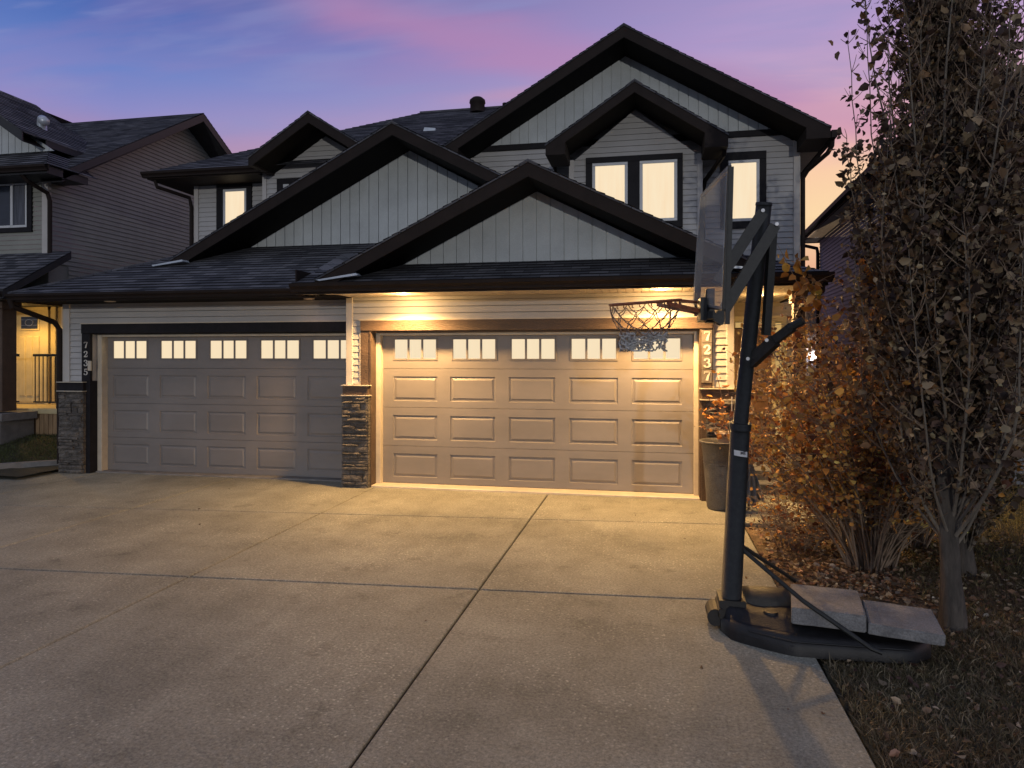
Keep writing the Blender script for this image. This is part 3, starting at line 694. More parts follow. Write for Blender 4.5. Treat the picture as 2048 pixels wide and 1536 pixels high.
# upper storey right
siding([rect(-3.35, 2.50, 3.5, 5.89, 12.8)]); siding([rect(-1.36, .85, 3.9, 5.45, 12.3), [(-1.36, 12.3, 5.45), (.85, 12.3, 5.45), (-.24, 12.3, 6.33)]])
siding([[(-1.38, 12.3, 3.5), (-1.38, 12.8, 3.5), (-1.38, 12.8, 5.5), (-1.38, 12.3, 5.5)]], n=(-1, 0, 0)); siding([[(.87, 12.3, 3.5), (.87, 12.8, 3.5), (.87, 12.8, 5.5), (.87, 12.3, 5.5)]], n=(1, 0, 0))
gp = MB(); planks(gp, [(-3.15, 12.8, 5.99), (2.30, 12.8, 5.99), (-.43, 12.8, 7.55)], (0, -1, 0), .17); gp.build('gable_panel', PANEL, H_)
tb = MB(); tb.bbox(-3.35, 2.5, 12.76, 12.8, 5.885, 5.995); tb.build('trim_board', TRIMD, H_)
strips('corner_trim', [(2.45, 2.56, 12.76, 12.86, 3.5, 5.89), (-1.40, -1.31, 12.265, 12.33, 3.5, 5.50), (.80, .89, 12.265, 12.33, 3.5, 5.50), (-3.38, -3.29, 12.76, 12.82, 4, 5.89)], CORNER, H_)
gable_roof(H_, -.43, 7.69, .59, -3.85, 2.88, 12.03, 12.8, 16.6, .19, (-3.36, 5.60), (2.50, 5.56))
gable_roof(H_, -.24, 6.545, .655, -1.72, 1.24, 11.56, 12.3, 13.2, .17, (-1.38, 5.40), (.87, 5.38))
sd = MB(); y = 12.82
while y < 21: sd.box(2.53, 2.86, y, y + .1, 5.565, 5.575); y += .11
sd.build('soffit', SOFFL, H_)
sg = MB(); sg.prism([(2.88, 5.56), (2.96, 5.56), (3.0, 5.68), (2.88, 5.68)], 'y', 11.98, 21); sg.build('gutter', BROWN, H_)
window(H_, -1.1, .56, 4.25, 5.52, 12.3, [(-.99, -.37), (-.17, .47)], pz=(4.36, 5.42))
window(H_, 1.23, 2.0, 4.28, 5.62, 12.8, [(1.36, 1.89)], pz=(4.40, 5.48))
# upper storey left
siding([rect(-9.50, -7.6, 4.0, 5.70, 13.3), rect(-5.2, -3.3, 4.0, 5.7, 13.3), rect(-7.62, -5.08, 4.3, 5.65, 12.8), [(-7.62, 12.8, 5.65), (-5.08, 12.8, 5.65), (-6.35, 12.8, 6.42)]])
siding([[(-9.53, 13.3, 3.5), (-9.53, 21, 3.5), (-9.53, 21, 5.7), (-9.53, 13.3, 5.7)]], n=(-1, 0, 0))
strips('corner_trim', [(-9.56, -9.46, 13.26, 13.34, 3.5, 5.70), (-7.66, -7.57, 12.765, 12.83, 4, 5.72)], CORNER, H_)
window(H_, -9.02, -8.2, 4.6, 5.66, 13.3, [(-8.87, -8.32)], pz=(4.7, 5.56))
window(H_, -7.33, -5.4, 4.6, 5.58, 12.8, [(-7.2, -6.5), (-6.3, -5.55)], pz=(4.7, 5.47))
gable_roof(H_, -6.27, 6.61, .63, -7.52, -5.0, 12.06, 12.8, 14.2, .18, (-7.40, 5.66), (-5.1, 5.66))
mr_ = MB(); s_ = .55
zm = lambda y: 5.80 + s_ * (y - 12.55)
lap(mr_, [(-10.15, 12.55, zm(12.55)), (-3.5, 12.55, zm(12.55)), (-3.5, 17, zm(17)), (-5.70, 17, zm(17))], (0, -s_, 1), (0, 1, s_), .14, .012, 0, .25)
lap(mr_, [(-3.5, 13.0, zm(13.0)), (-1.6, 13.0, zm(13.0)), (-1.6, 17, zm(17)), (-3.5, 17, zm(17))], (0, -s_, 1), (0, 1, s_), .14, .012)
lap(mr_, [(-10.15, 12.55, zm(12.55)), (-5.70, 17, zm(17)), (-10.15, 21.45, zm(12.55))], (-s_, 0, 1), (1, 0, s_), .14, .012, 0, .25)
mr_.poly([(-5.70, 17, zm(17)), (-1.6, 17, zm(17)), (2.85, 21.45, zm(12.55)), (-10.15, 21.45, zm(12.55))])
mr_.poly([(-1.6, 17, zm(17)), (2.85, 21.45, zm(12.55)), (2.85, 16.5, zm(12.55)), (-1.6, 16.4, 8)])
mr_.box(-5.75, -1.6, 16.93, 17.07, zm(17) - .03, zm(17) + .012)
mr_.build('roof', SHING, H_)
fa = MB(); fa.box(-10.13, -7.4, 12.56, 12.585, 5.655, 5.79); fa.box(-10.13, -10.105, 12.585, 21.4, 5.655, 5.79); fa.box(-10.1, -7.66, 12.59, 13.3, 5.66, 5.67); fa.box(-10.1, -9.55, 13.3, 21, 5.66, 5.67); fa.build('fascia', BROWN, H_)
gutter(H_, -10.2, -7.5, 12.56, 5.68, .12, .11)
rv = MB(); rv.lathe([(.18, 8.0), (.18, 8.22), (.20, 8.24), (.19, 8.31), (.12, 8.37), (.0005, 8.39)], -4.15, 16.6, 20); rv.build('roof_vent', BROWN, H_, smooth=True)
rv = MB(); rv.prism([(-4.95, 6.95), (-4.65, 6.95), (-4.65, 7.07), (-4.90, 7.10)], 'y', 14.75, 15.0); rv.build('roof_vent', FLASH, H_)
rv = MB(); rv.tube([(-3.25, 15.6, 7.3), (-3.25, 15.6, 7.82)], .06, 10); rv.build('vent_pipe', BROWN, H_)
# downspouts
def spout(pts, w_=.04, parent=H_, m=BROWN):
    d = MB(); d.tube(pts, w_, 8); return d.build('downspout', m, parent)
spout([(2.93, 12.15, 5.6), (2.93, 12.18, 5.48), (2.88, 12.25, 5.38), (2.66, 12.70, 5.22), (2.60, 12.76, 5.1), (2.60, 12.76, 3.3)])
spout([(1.2, 11.75, 5.42), (1.19, 11.8, 5.32), (.96, 12.65, 5.12), (.93, 12.75, 4.98), (.93, 12.75, 4.0)])
spout([(-10.0, 12.62, 5.68), (-9.98, 12.66, 5.52), (-9.62, 13.2, 5.40), (-9.6, 13.24, 5.2), (-9.6, 13.24, 3.7)])
spout([(-10.28, 9.58, 2.95), (-10.27, 9.60, 2.85), (-10.14, 10.30, 2.62), (-10.13, 10.40, 2.5), (-10.13, 10.40, .15)], .045)
spout([(2.12, 9.29, 2.97), (2.12, 9.31, 2.86), (2.05, 10.15, 2.72), (2.03, 10.25, 2.6), (2.03, 10.25, .1)])
# entry: door, sidelight, porch slab, post
siding([rect(1.12, 1.36, .3, 2.95, 12.5), rect(2.28, 2.6, .3, 2.95, 12.5), rect(1.36, 2.28, 2.72, 2.95, 12.5)], ALLOW)
d = MB(); d.bbox(1.44, 2.04, 12.46, 12.5, .32, 2.50, .008)
for a, b in ((1.50, 1.70), (1.78, 1.98)):
    for c_, e in ((.45, 1.15), (1.25, 2.38)): d.bbox(a, b, 12.445, 12.46, c_, e, .012)
dr = d.build('front_door', DOORB, H_)
k = MB(); k.tube([(1.99, 12.45, 1.25), (1.99, 12.38, 1.25), (1.99, 12.38, 1.42)], .012, 8); k.build('handle', STEEL, dr)
f = MB(); f.bbox(1.36, 2.28, 12.44, 12.5, 2.62, 2.72); f.bbox(1.36, 1.44, 12.45, 12.5, .3, 2.62); f.bbox(2.04, 2.10, 12.45, 12.5, .3, 2.62); f.bbox(2.20, 2.28, 12.45, 12.5, .3, 2.62); f.build('door_frame', OCHRE, H_)
f = MB(); f.box(1.45, 2.03, 12.47, 12.485, 2.52, 2.61); f.box(2.105, 2.195, 12.47, 12.485, .5, 2.6); f.build('side_light', glow('hall_glow', (1, .62, .22), .55), H_)
p = MB(); p.bbox(1.2, 2.75, 11.1, 12.5, -.02, .3, .01); p.bbox(1.2, 2.75, 10.78, 11.1, -.02, .15, .01); p.build('porch_slab', GREYC, H_)
p = MB(); p.box(1.98, 2.13, 10.30, 10.45, .0, 2.95); p.box(1.95, 2.16, 10.27, 10.48, 0, .16); p.box(1.95, 2.16, 10.27, 10.48, 2.78, 2.95); p.build('porch_post', TRIMW, H_)
pot_lamp(H_, -3.56, 9.70, 2.952, True, 640, (1, .575, .21)); pot_lamp(H_, .16, 9.70, 2.952, True, 640, (1, .575, .21))
pot_lamp(H_, -8.72, 9.95, 2.94, False, 2.0, (1, .8, .6)); pot_lamp(H_, -5.25, 10.1, 2.94, False, 2.0, (1, .6, .5))
pot_lamp(H_, 1.66, 10.9, 2.952, True, 330, (1, .60, .22))

# ============================================================ house to the left
NL = thing('neighbour_house', (-15, 14, 0), 'dark two storey house with a lit ochre porch, left of the duplex', 'house')
s = MB(); lap(s, [(-20, 12.5, 3.9), (-12.52, 12.5, 3.9), (-12.52, 12.5, 5.9), (-20, 12.5, 5.9)], (0, -1, 0), (0, 0, 1), .1, .017, 0, 0, .008); s.build('wall', NSIDE, NL)
s = MB(); lap(s, [(-12.45, 13.0, -.02), (-12.45, 22, -.02), (-12.45, 22, 5.75), (-12.45, 12.5, 5.95), (-12.45, 12.5, 4.0), (-12.45, 13.0, 4.0)][0:0] or [(-12.45, 13.0, -.02), (-12.45, 22, -.02), (-12.45, 22, 4.0), (-12.45, 13.0, 4.0)], (1, 0, 0), (0, 0, 1), .1, .017, 0, 0, .008)
lap(s, [(-12.45, 12.5, 4.0), (-12.45, 22, 4.0), (-12.45, 22, 5.85), (-12.45, 16.9, 8.42), (-12.45, 12.5, 5.92)], (1, 0, 0), (0, 0, 1), .1, .017, 0, 0, .008); s.build('wall', NSIDE, NL)
s = MB(); s.bbox(-12.58, -12.44, 12.46, 12.56, 3.9, 5.9); s.bbox(-12.6, -12.44, 12.96, 13.04, 0, 3.2); s.build('corner_trim', CORNER, NL)
s = MB(); lap(s, [(-16, 13.0, .9), (-12.5, 13.0, .9), (-12.5, 13.0, 3.3), (-16, 13.0, 3.3)], (0, -1, 0), (0, 0, 1), .1, .017, 0, 0, .008); s.build('wall', ALLOW, NL)
s = MB(); s.box(-20, -12.456, 12.505, 13.3, 3.13, 4.3); s.box(-20, -12.5, 13.02, 13.1, 0, 3.3); s.build('wall', NSIDE, NL)
window(NL, -14.6, -12.83, 4.66, 5.86, 12.5, [(-14.45, -12.95)], pm=DARKG, pz=(4.76, 5.72))
m_ = MB(); m_.bbox(-13.36, -13.30, 12.445, 12.475, 4.80, 5.68); m_.box(-13.27, -13.02, 12.462, 12.4695, 4.82, 5.66, 1); m_.build('window_mullion', [WHITE, CURT], NL)
s = MB(); t_ = .55; RX = -11.85; PY, PZ = 16.85, 8.60
zf = lambda y: PZ - .60 * (PY - y) if y < PY else PZ - t_ * (y - PY)
lap(s, [(-20, 12.0, zf(12.0)), (RX, 12.0 + .6, zf(12.6)), (RX, PY, PZ), (-20, PY, PZ)][0:0] or [(-20, 12.3, zf(12.3)), (RX, 12.3, zf(12.3)), (RX, PY, PZ), (-20, PY, PZ)], (0, -.6, 1), (0, 1, .6), .14, .012, 0, .25)
lap(s, [(-20, 22.5, zf(22.5)), (RX, 22.5, zf(22.5)), (RX, PY, PZ), (-20, PY, PZ)], (0, t_, 1), (0, -1, t_), .14, .012)
gz = lambda x: 9.75 - .48 * abs(x + 18.8)
for sg, x in ((1, -13.5), (-1, -24)): lap(s, [(x, 12.2, gz(x)), (-18.8, 12.2, gz(-18.8)), (-18.8, 22, gz(-18.8)), (x, 22, gz(x))], (sg * .48, 0, 1), (-sg, 0, .48), .14, .012)
s.build('roof', SHING, NL)
s = MB()
s.prism([(12.25, zf(12.3) - .03), (PY, PZ - .02), (22.5, zf(22.5) - .02), (22.5, zf(22.5) - .2), (PY, PZ - .22), (12.25, zf(12.3) - .2)], 'x', RX - .03, RX)
s.prism([(12.25, zf(12.25) - .2), (PY, PZ - .22), (22.5, zf(22.5) - .2), (22.5, zf(22.5) - .22), (PY, PZ - .24), (12.25, zf(12.25) - .22)], 'x', -12.45, RX - .031)
s.box(-20, -11.85, 11.86, 11.885, 5.70, 5.86); s.box(-11.875, -11.85, 11.886, 12.9, 5.70, 5.86); s.box(-20, -11.88, 11.886, 12.5, 5.70, 5.712); s.box(-12.45, -11.88, 12.5, 12.85, 5.70, 5.712)
s.build('fascia', BROWN2, NL)
gutter(NL, -20, -11.80, 11.86, 5.74, .12, .12)
s = MB()
lap(s, [(-20, 11.80, 5.87), (-11.80, 11.80, 5.87), (-12.45, 12.5, 6.33), (-20, 12.5, 6.33)], (0, -.66, 1), (0, 1, .66), .14, .012)
lap(s, [(-11.80, 11.80, 5.87), (-11.80, 13.1, 5.87), (-12.45, 13.1, 6.33), (-12.45, 12.5, 6.33)], (.7, 0, 1), (-1, 0, .7), .14, .012)
s.build('roof', SHING, NL)
gable_roof(NL, -14.9, 8.22, .67, -17.9, -12.5, 11.95, 12.5, 14.6, .2, fm=BROWN2)
gp = MB(); planks(gp, [(-17.5, 12.5, 6.35), (-12.3, 12.5, 6.35), (-14.9, 12.5, 8.0)], (0, -1, 0), .17); gp.build('gable_panel', PANEL, NL)
rv = MB(); VX, VZ = -13.2, 7.04; rv.tube([(VX, 13.1, VZ - .1), (VX, 13.08, VZ + .12), (VX + .05, 13.05, VZ + .2), (VX + .22, 12.95, VZ + .12)], [.09, .10, .11, .09], 12); rv.build('roof_vent', FLASH, NL, smooth=True)
s = MB(); pz = lambda y: 4.22 - .60 * (12.5 - y)
lap(s, [(-20, 10.95, pz(10.95)), (-11.88, 10.95, pz(10.95)), (-11.88, 12.5, pz(12.5)), (-20, 12.5, pz(12.5))], (0, -.6, 1), (0, 1, .6), .14, .012, 0, .25); s.build('porch_roof', SHING, NL)
s = MB(); s.prism([(10.95, pz(10.95) - .01), (12.5, pz(12.5) - .01), (12.5, pz(12.5) - .16), (10.95, pz(10.95) - .16)], 'x', -11.93, -11.89); s.box(-20, -11.89, 10.93, 10.95, pz(10.95) - .17, pz(10.95) - .01)
s.prism([(10.95, 3.10), (13.0, 3.10), (13.0, 3.12), (10.95, 3.12)], 'x', -20, -11.95); s.build('fascia', BROWN2, NL)
gutter(NL, -20, -11.9, 10.93, 3.15, .11, .1)
spout([(-12.50, 11.9, 5.72), (-12.46, 12.0, 5.6), (-12.40, 12.42, 5.45), (-12.38, 12.46, 5.3), (-12.38, 12.46, 4.1)], .045, NL)
s = MB(); s.bbox(-12.66, -12.32, 11.30, 11.62, .95, 3.10, .01); s.bbox(-12.72, -12.26, 11.24, 11.68, 2.95, 3.10, .01); s.build('porch_column', TRIMW, NL)
s = MB(); s.bbox(-13.2, -12.2, 11.15, 11.9, .1, .78, .01); s.bbox(-13.3, -12.12, 11.10, 11.9, .78, .92, .015); s.build('column_base', GREYC, NL)
s = MB(); s.bbox(-16, -11.62, 11.92, 13.0, .86, .97, .01); s.build('porch_floor', OCHRE, NL)
s = MB(); s.box(-16, -11.66, 11.97, 12.0, .30, .858)
x = -16
while x < -11.7: s.box(x, x + .09, 11.955, 11.97, .34, .85); x += .105
s.build('porch_skirt', LATT, NL)
s = MB(); s.bbox(-13.74, -13.0, 12.95, 13.0, .99, 3.03, .006); s.bbox(-13.62, -13.12, 12.93, 12.95, 2.58, 2.94, .01)
for k in range(3): s.bbox(-13.63 + k * .18, -13.49 + k * .18, 12.93, 12.95, 1.15, 2.46, .012)
dn = s.build('front_door', OCHRE, NL)
g = MB(); g.box(-13.58, -13.16, 12.92, 12.93, 2.63, 2.89); g.tube([(-13.37 + .1 * math.cos(a), 12.915, 2.76 + .07 * math.sin(a)) for a in np.linspace(0, 6.28, 14)], .007, 5, 1); g.box(-13.58, -13.16, 12.912, 12.918, 2.70, 2.705, 1); g.box(-13.58, -13.16, 12.912, 12.918, 2.82, 2.825, 1)
g.build('door_glass', [DARKG, STEEL], dn)
s = MB(); s.bbox(-13.84, -13.74, 12.94, 13.0, .97, 3.12); s.bbox(-13.0, -12.90, 12.94, 13.0, .97, 3.12); s.bbox(-13.84, -12.90, 12.93, 13.0, 3.03, 3.12); s.bbox(-12.85, -12.72, 12.95, 13.0, .97, 3.2); s.build('door_frame', OCHRE, NL)
s = MB(); s.box(-12.30, -11.70, 11.97, 12.01, 2.02, 2.07); s.box(-12.30, -11.70, 11.975, 12.005, 1.08, 1.11); s.box(-11.74, -11.70, 11.965, 12.015, .97, 2.07)
s.box(-16, -12.66, 11.97, 12.01, 2.02, 2.07); s.box(-16, -12.66, 11.975, 12.005, 1.08, 1.11)
s.build('railing', BLACKM, NL)
s = MB()
for k in range(6): s.box(-12.27 + k * .095, -12.255 + k * .095, 11.983, 11.997, 1.1, 2.03)
for k in range(12): s.box(-12.75 - k * .095, -12.735 - k * .095, 11.983, 11.997, 1.1, 2.03)
s.build('baluster', BLACKM, NL)
pot_lamp(NL, -13.1, 12.3, 3.10, True, 160, (1, .56, .13))

# ============================================================ house to the right (turned 2.5 degrees) and one far behind
NR = thing('neighbour_house', (4.9, 21.9, 0), 'slate sided house with a pale soffit, behind the tall tree at right', 'house')
a_ = R(2.5); dirv = Vector((-math.sin(a_), -math.cos(a_), 0)); nrm = Vector((-math.cos(a_), math.sin(a_), 0)); C0 = Vector((4.94, 21.9, 0))
def wp(s_, o_, z): return C0 + dirv * s_ + nrm * o_ + Vector((0, 0, z))
s = MB(); lap(s, [wp(0, 0, 0), wp(9.5, 0, 0), wp(9.5, 0, 5.46), wp(0, 0, 5.46)], nrm, (0, 0, 1), .1, .017, 0, 0, .008)
s.poly([wp(0, 0, 0), wp(0, -7, 0), wp(0, -7, 5.4), wp(0, 0, 5.4)]); s.poly([wp(9.5, 0, 0), wp(9.5, -7, 0), wp(9.5, -7, 5.4), wp(9.5, 0, 5.4)])
s.build('wall', NSIDE2, NR)
s = MB(); s.poly([wp(-.6, .42, 5.62), wp(10.1, .42, 5.62), wp(10.1, -3.5, 7.6), wp(-.6, -3.5, 7.6)]); s.poly([wp(-.6, -3.5, 7.6), wp(10.1, -3.5, 7.6), wp(10.1, -7.4, 5.62), wp(-.6, -7.4, 5.62)])
s.build('roof', SHING, NR)
s = MB()
for k in range(96): s.add([wp(-.6 + k * .11, .4, 5.462), wp(-.5 + k * .11, .4, 5.462), wp(-.5 + k * .11, 0, 5.462), wp(-.6 + k * .11, 0, 5.462)], [(0, 1, 2, 3)])
s.build('soffit', SOFFL, NR)
s = MB(); s.bar(wp(-.62, .43, 5.54), wp(10.1, .43, 5.54), .03, .17); s.bar(wp(-.62, .5, 5.56), wp(10.1, .5, 5.56), .11, .1); s.bar(wp(-.62, .43, 5.53), wp(-.62, -7.4, 5.53), .03, .17); s.build('gutter', BROWN, NR)
d = MB(); d.tube([wp(-.5, .48, 5.5), wp(-.45, .45, 5.38), wp(-.03, .08, 5.2), wp(0, .06, 5.05), wp(0, .06, .1)], .05, 8); d.build('downspout', BROWN, NR)
FH = thing('distant_house', (9, 34, 0), 'low dark house with a porch lamp in the gap behind the entry post', 'house')
s = MB(); lap(s, [(5.9, 31, 0), (13, 31, 0), (13, 31, 3.9), (5.9, 31, 3.9)], (0, -1, 0), (0, 0, 1), .12, .012); s.box(5.95, 13, 31.02, 40, 0, 3.9); s.build('wall', NSIDE2, FH)
s = MB(); s.poly([(5.4, 30.5, 3.9), (13.4, 30.5, 3.9), (13.4, 35, 5.2), (6.9, 35, 5.2)]); s.poly([(5.4, 30.5, 3.9), (6.9, 35, 5.2), (5.4, 40, 3.9)]); s.box(5.4, 13.4, 30.48, 30.5, 3.72, 3.9); s.build('roof', SHING, FH)
s = MB(); s.bbox(6.3, 7.3, 30.93, 31, 1.9, 2.9); s.build('window', CORNER, FH)
s = MB(); s.lathe([(.0005, 1.82), (.12, 1.86), (.15, 1.98), (.12, 2.1), (.0005, 2.14)], 6.65, 30.8, 14); wl = s.build('wall_lamp', glow('porch_globe', (1, .86, .80), 30), FH, smooth=True)
ld = bpy.data.lights.new('porch_globe_light', 'POINT'); ld.energy = 22; ld.color = (1, .75, .6); ld.shadow_soft_size = .15
lo = bpy.data.objects.new('porch_globe_light', ld); sc.collection.objects.link(lo); lo.parent = wl; lo.location = Vector((6.65, 30.5, 1.98)) - WL[wl]

# ============================================================ basketball hoop
BH = thing('basketball_hoop', (1.1, 5.5, 0), 'black portable basketball hoop leaning over the right edge of the driveway', 'basketball hoop')
A0, A1, A2 = Vector((.60, 5.47, .12)), Vector((.655, 5.335, 1.56)), Vector((.79, 5.15, 3.11))
d = MB(); d.tube([A0, A1], [.076, .070], 20); d.tube([A1 - (A1 - A0) * .035, A1], [.078, .079], 20); d.tube([A1, A2], [.054, .054], 20); d.tube([A2, A2 + (A2 - A1).normalized() * .02], [.058, .056], 20); pole = d.build('pole', BLACKM, BH, smooth=False)
for p in pole.data.polygons: p.use_smooth = len(p.vertices) == 4
d = MB()   # clear backboard sheet in its frame; it faces left, seen almost edge-on
c4 = [Vector((.40, 5.79, 3.34)), Vector((.47, 4.48, 3.22)), Vector((.435, 4.47, 2.34)), Vector((.345, 5.78, 2.47))]
nb = (c4[1] - c4[0]).cross(c4[3] - c4[0]).normalized(); nb = nb if nb.x < 0 else -nb
d.add([p + nb * .004 for p in c4] + [p - nb * .004 for p in c4], [(0, 1, 2, 3), (7, 6, 5, 4), (0, 4, 5, 1), (1, 5, 6, 2), (2, 6, 7, 3), (3, 7, 4, 0)])
bb = d.build('backboard', glass_mat(), BH)
d = MB()
bk = -nb * .028
for i in range(4):
    a, b = c4[i] + bk * .6, c4[(i + 1) % 4] + bk * .6; d.bar(a, b, .024, .022, up=nb)
lw = [c4[2] + bk, c4[2] + bk + Vector((-.004, 0, -.09))]; d.bar(c4[1] + bk * .9, lw[1] + bk * .4, .035, .028, up=nb)
d.bar(c4[0] + bk, c4[3] + bk + Vector((0, 0, -.10)), .03, .04, up=nb)
d.build('backboard_frame', BLACKM, BH)
ctr = c4[3].lerp(c4[2], .5)
rc = Vector((-.03, 5.04, 2.43)); tilt = Vector((.98, .2, .075)).normalized(); side = Vector((-.17, .985, .06)).normalized()
d = MB(); rp = [rc + (tilt * math.cos(a) + side * math.sin(a)) * .25 for a in np.linspace(0, 2 * math.pi, 41)]
d.tube(rp, .0105, 8)
d.bar(rc + tilt * .24 + side * .07, ctr + Vector((-.02, .09, .03)), .03, .02); d.bar(rc + tilt * .12 - side * .20 + Vector((0, 0, -.02)), ctr + Vector((-.02, -.10, -.045)), .02, .028); d.bar(rc + tilt * .12 + side * .20 + Vector((0, 0, -.02)), ctr + Vector((-.02, .12, -.045)), .02, .028)
for k in range(12):
    a = 2 * math.pi * k / 12; q = rc + (tilt * math.cos(a) + side * math.sin(a)) * .25; d.tube([q, q + Vector((0, 0, -.025)), q + Vector((.008, .008, -.03))], .004, 5)
d.build('rim', RIMM, BH)
d = MB(); d.box(ctr.x - .045, ctr.x + .0, ctr.y - .17, ctr.y + .17, ctr.z - .11, ctr.z + .05); d.box(ctr.x, ctr.x + .05, ctr.y - .22, ctr.y + .22, ctr.z - .10, ctr.z - .05); d.box(ctr.x, ctr.x + .06, ctr.y - .05, ctr.y + .05, ctr.z - .12, ctr.z + .12); d.build('rim_bracket', BLACKM, BH)
# net: crossing loops, then a tangled grey lower part
d = MB(); down = Vector((0, 0, -1)); nk = 12
lv = [(.25, -.02), (.238, .075), (.205, .14), (.17, .19), (.145, .24)]
def npnt(a, r, h): return rc + Vector((math.cos(a) * r - .05 * h, math.sin(a) * r, -h - (.04 if True else 0) * 0)) + tilt * 0 + Vector((0, 0, math.cos(a) * r * .07 * max(0, 1 - h * 3)))
for k in range(nk):
    for sg in (1, -1):
        pts = []
        for i, (r_, h) in enumerate(lv):
            a = 2 * math.pi * (k + sg * .5 * i) / nk + (.06 * math.sin(k * 5 + i)); pts.append(npnt(a, r_, max(h, .015)))
        fine_ = []
        for i in range(len(pts) - 1):
            for t_ in (0, .33, .66): fine_.append(pts[i].lerp(pts[i + 1], t_) + Vector((0, 0, -.012 * math.sin(t_ * 3.14))))
        fine_.append(pts[-1]); d.tube(fine_, .0036, 5)
d.build('net', NETM, BH)
d = MB(); rd = random.Random(5)
for k in range(46):
    a = rd.uniform(0, 6.28); r_ = .13 + rd.uniform(-.03, .03); h = rd.uniform(.22, .27); pts = []
    for i in range(9):
        a += rd.uniform(-.35, .45); r_ = min(.17, max(.06, r_ + rd.uniform(-.03, .03))); h = min(.345, max(.215, h + rd.uniform(-.03, .045)))
        pts.append(npnt(a, r_, h))
    d.tube(pts, .0055, 5)
d.build('net_tangle', NETG, BH)
# arms: two parallel pairs from backboard to pole, plus the height strut behind the pole
d = MB(); off = Vector((0, .045, 0))
for sgn in (-1, 1):
    o_ = Vector((-.01, .065 * sgn, 0)); d.bar(Vector((.785, 5.15, 3.05)) + o_, Vector((.475, 5.06, 2.56)) + o_, .075, .014, up=(0, 1, 0)); 
    d.bar(Vector((.86, 5.12, 2.95)) + o_, Vector((.47, 5.06, 2.28)) + o_, .075, .014, up=(0, 1, 0))
d.build('lift_arm', BLACKM, BH)
d = MB(); d.bar((.845, 5.12, 2.94), (.815, 5.22, 2.20), .05, .05); d.bar((.71, 5.26, 2.03), (.96, 5.03, 2.25), .045, .06); d.bar((.72, 5.27, 2.00), (.86, 5.12, 2.16), .06, .08)
d.tube([(.94, 5.04, 2.24), (1.02, 4.99, 2.29)], .028, 10); d.build('height_handle', BLACKM, BH)
d = MB()
for q in ((.775, 5.085, 3.06), (.86, 5.045, 2.955), (.745, 5.065, 2.76), (.69, 5.20, 2.03), (.80, 5.09, 2.16)):
    q = Vector(q); d.tube([q, q + Vector((-.003, -.02, 0))], .013, 8)
d.build('bolt', STEEL, BH)
d = MB(); lab = Vector((.62, 5.33, 1.36)); 
for i in range(5):
    a0 = R(-125 + i * 16); a1 = R(-125 + (i + 1) * 16); cx, cy = A0.lerp(A1, .86).x, A0.lerp(A1, .86).y
    d.add([(cx + .0735 * math.cos(a0), cy + .0735 * math.sin(a0), 1.325 - i * .003), (cx + .0735 * math.cos(a1), cy + .0735 * math.sin(a1), 1.322 - i * .003), (cx + .0735 * math.cos(a1), cy + .0735 * math.sin(a1), 1.362 - i * .003), (cx + .0735 * math.cos(a0), cy + .0735 * math.sin(a0), 1.365 - i * .003)], [(0, 1, 2, 3)])
lb = d.build('label', LABELM, BH)
me = text_mesh('ME', .030, .0006, .0008); me.materials.append(INK)
tx = link('lettering', me, lb, (cx + .02, cy - .0765, 1.334)); tx.rotation_euler = (R(90), 0, R(8))
# moulded base tank
def base_section(t):    # cross sections from pole end (t=0) to far end (t=1)
    cx_ = .52 + t * 1.42; w_ = .20 + .30 * min(1, t * 3.2) ** .7; w_ *= 1 - .35 * max(0, t - .85) / .15
    h_ = .20 - .045 * t; cy_ = 5.50 + .07 * t
    return cx_, cy_, w_, h_
d = MB(); ns = 24; rings = []
for i in range(ns + 1):
    cx_, cy_, w_, h_ = base_section(i / ns)
    e = .6 if i in (0, ns) else 1; prof = [(-1, 0), (-1.0, .35), (-.95, .62), (-.86, .70), (-.80, .70), (-.66, .98), (-.3, 1.04 + .04 * math.sin(i * 1.1)), (0, 1.06), (.3, 1.04 + .04 * math.sin(i * 1.1)), (.66, .98), (.80, .70), (.86, .70), (.95, .62), (1, .35), (1, 0)]
    rings.append([(cx_, cy_ + a * w_ * e, b * h_ * (e ** .5) - .005) for a, b in prof])
n_ = len(rings[0]); v = [p for r_ in rings for p in r_]
fs = [(i * n_ + k, i * n_ + k + 1, (i + 1) * n_ + k + 1, (i + 1) * n_ + k) for i in range(ns) for k in range(n_ - 1)] + [tuple(range(n_)), tuple(range(ns * n_, (ns + 1) * n_))]
d.add(v, fs); bs = d.build('base_tank', BLACKP, BH, smooth=True)
d = MB(); d.lathe([(.0005, .20), (.045, .20), (.05, .19), (.05, .165)], .86, 5.30, 18); d.build('fill_cap', BLACKP, BH)
d = MB()
for k in range(3): d.tube([(base_section(t_)[0], base_section(t_)[1] - base_section(t_)[2] * (.98 - .0 * k), base_section(t_)[3] * (.18 + .17 * k)) for t_ in np.linspace(.12, .84, 20)], .006, 6)
d.build('moulded_rib', BLACKP, BH)
d = MB()      # raised shell between pole and slabs, tanner and lighter than the tank
for j, (xa_, xb_, yy, hh) in enumerate(((.70, 1.22, 5.60, .17),)):
    pr = []; 
    for i in range(9):
        x = xa_ + (xb_ - xa_) * i / 8; r_ = .20 * (.75 + .25 * math.sin(math.pi * min(1, i / 5)))
        pr.append([(x, yy + r_ * math.cos(a), .14 + .13 * math.sin(a)) for a in np.linspace(0, math.pi, 11)])
    v = [p for r_ in pr for p in r_]; d.add(v, [(i * 11 + k, i * 11 + k + 1, (i + 1) * 11 + k + 1, (i + 1) * 11 + k) for i in range(8) for k in range(10)] + [tuple(range(11)), tuple(range(88, 99))])
d.build('base_hump', TANP, BH, smooth=True)
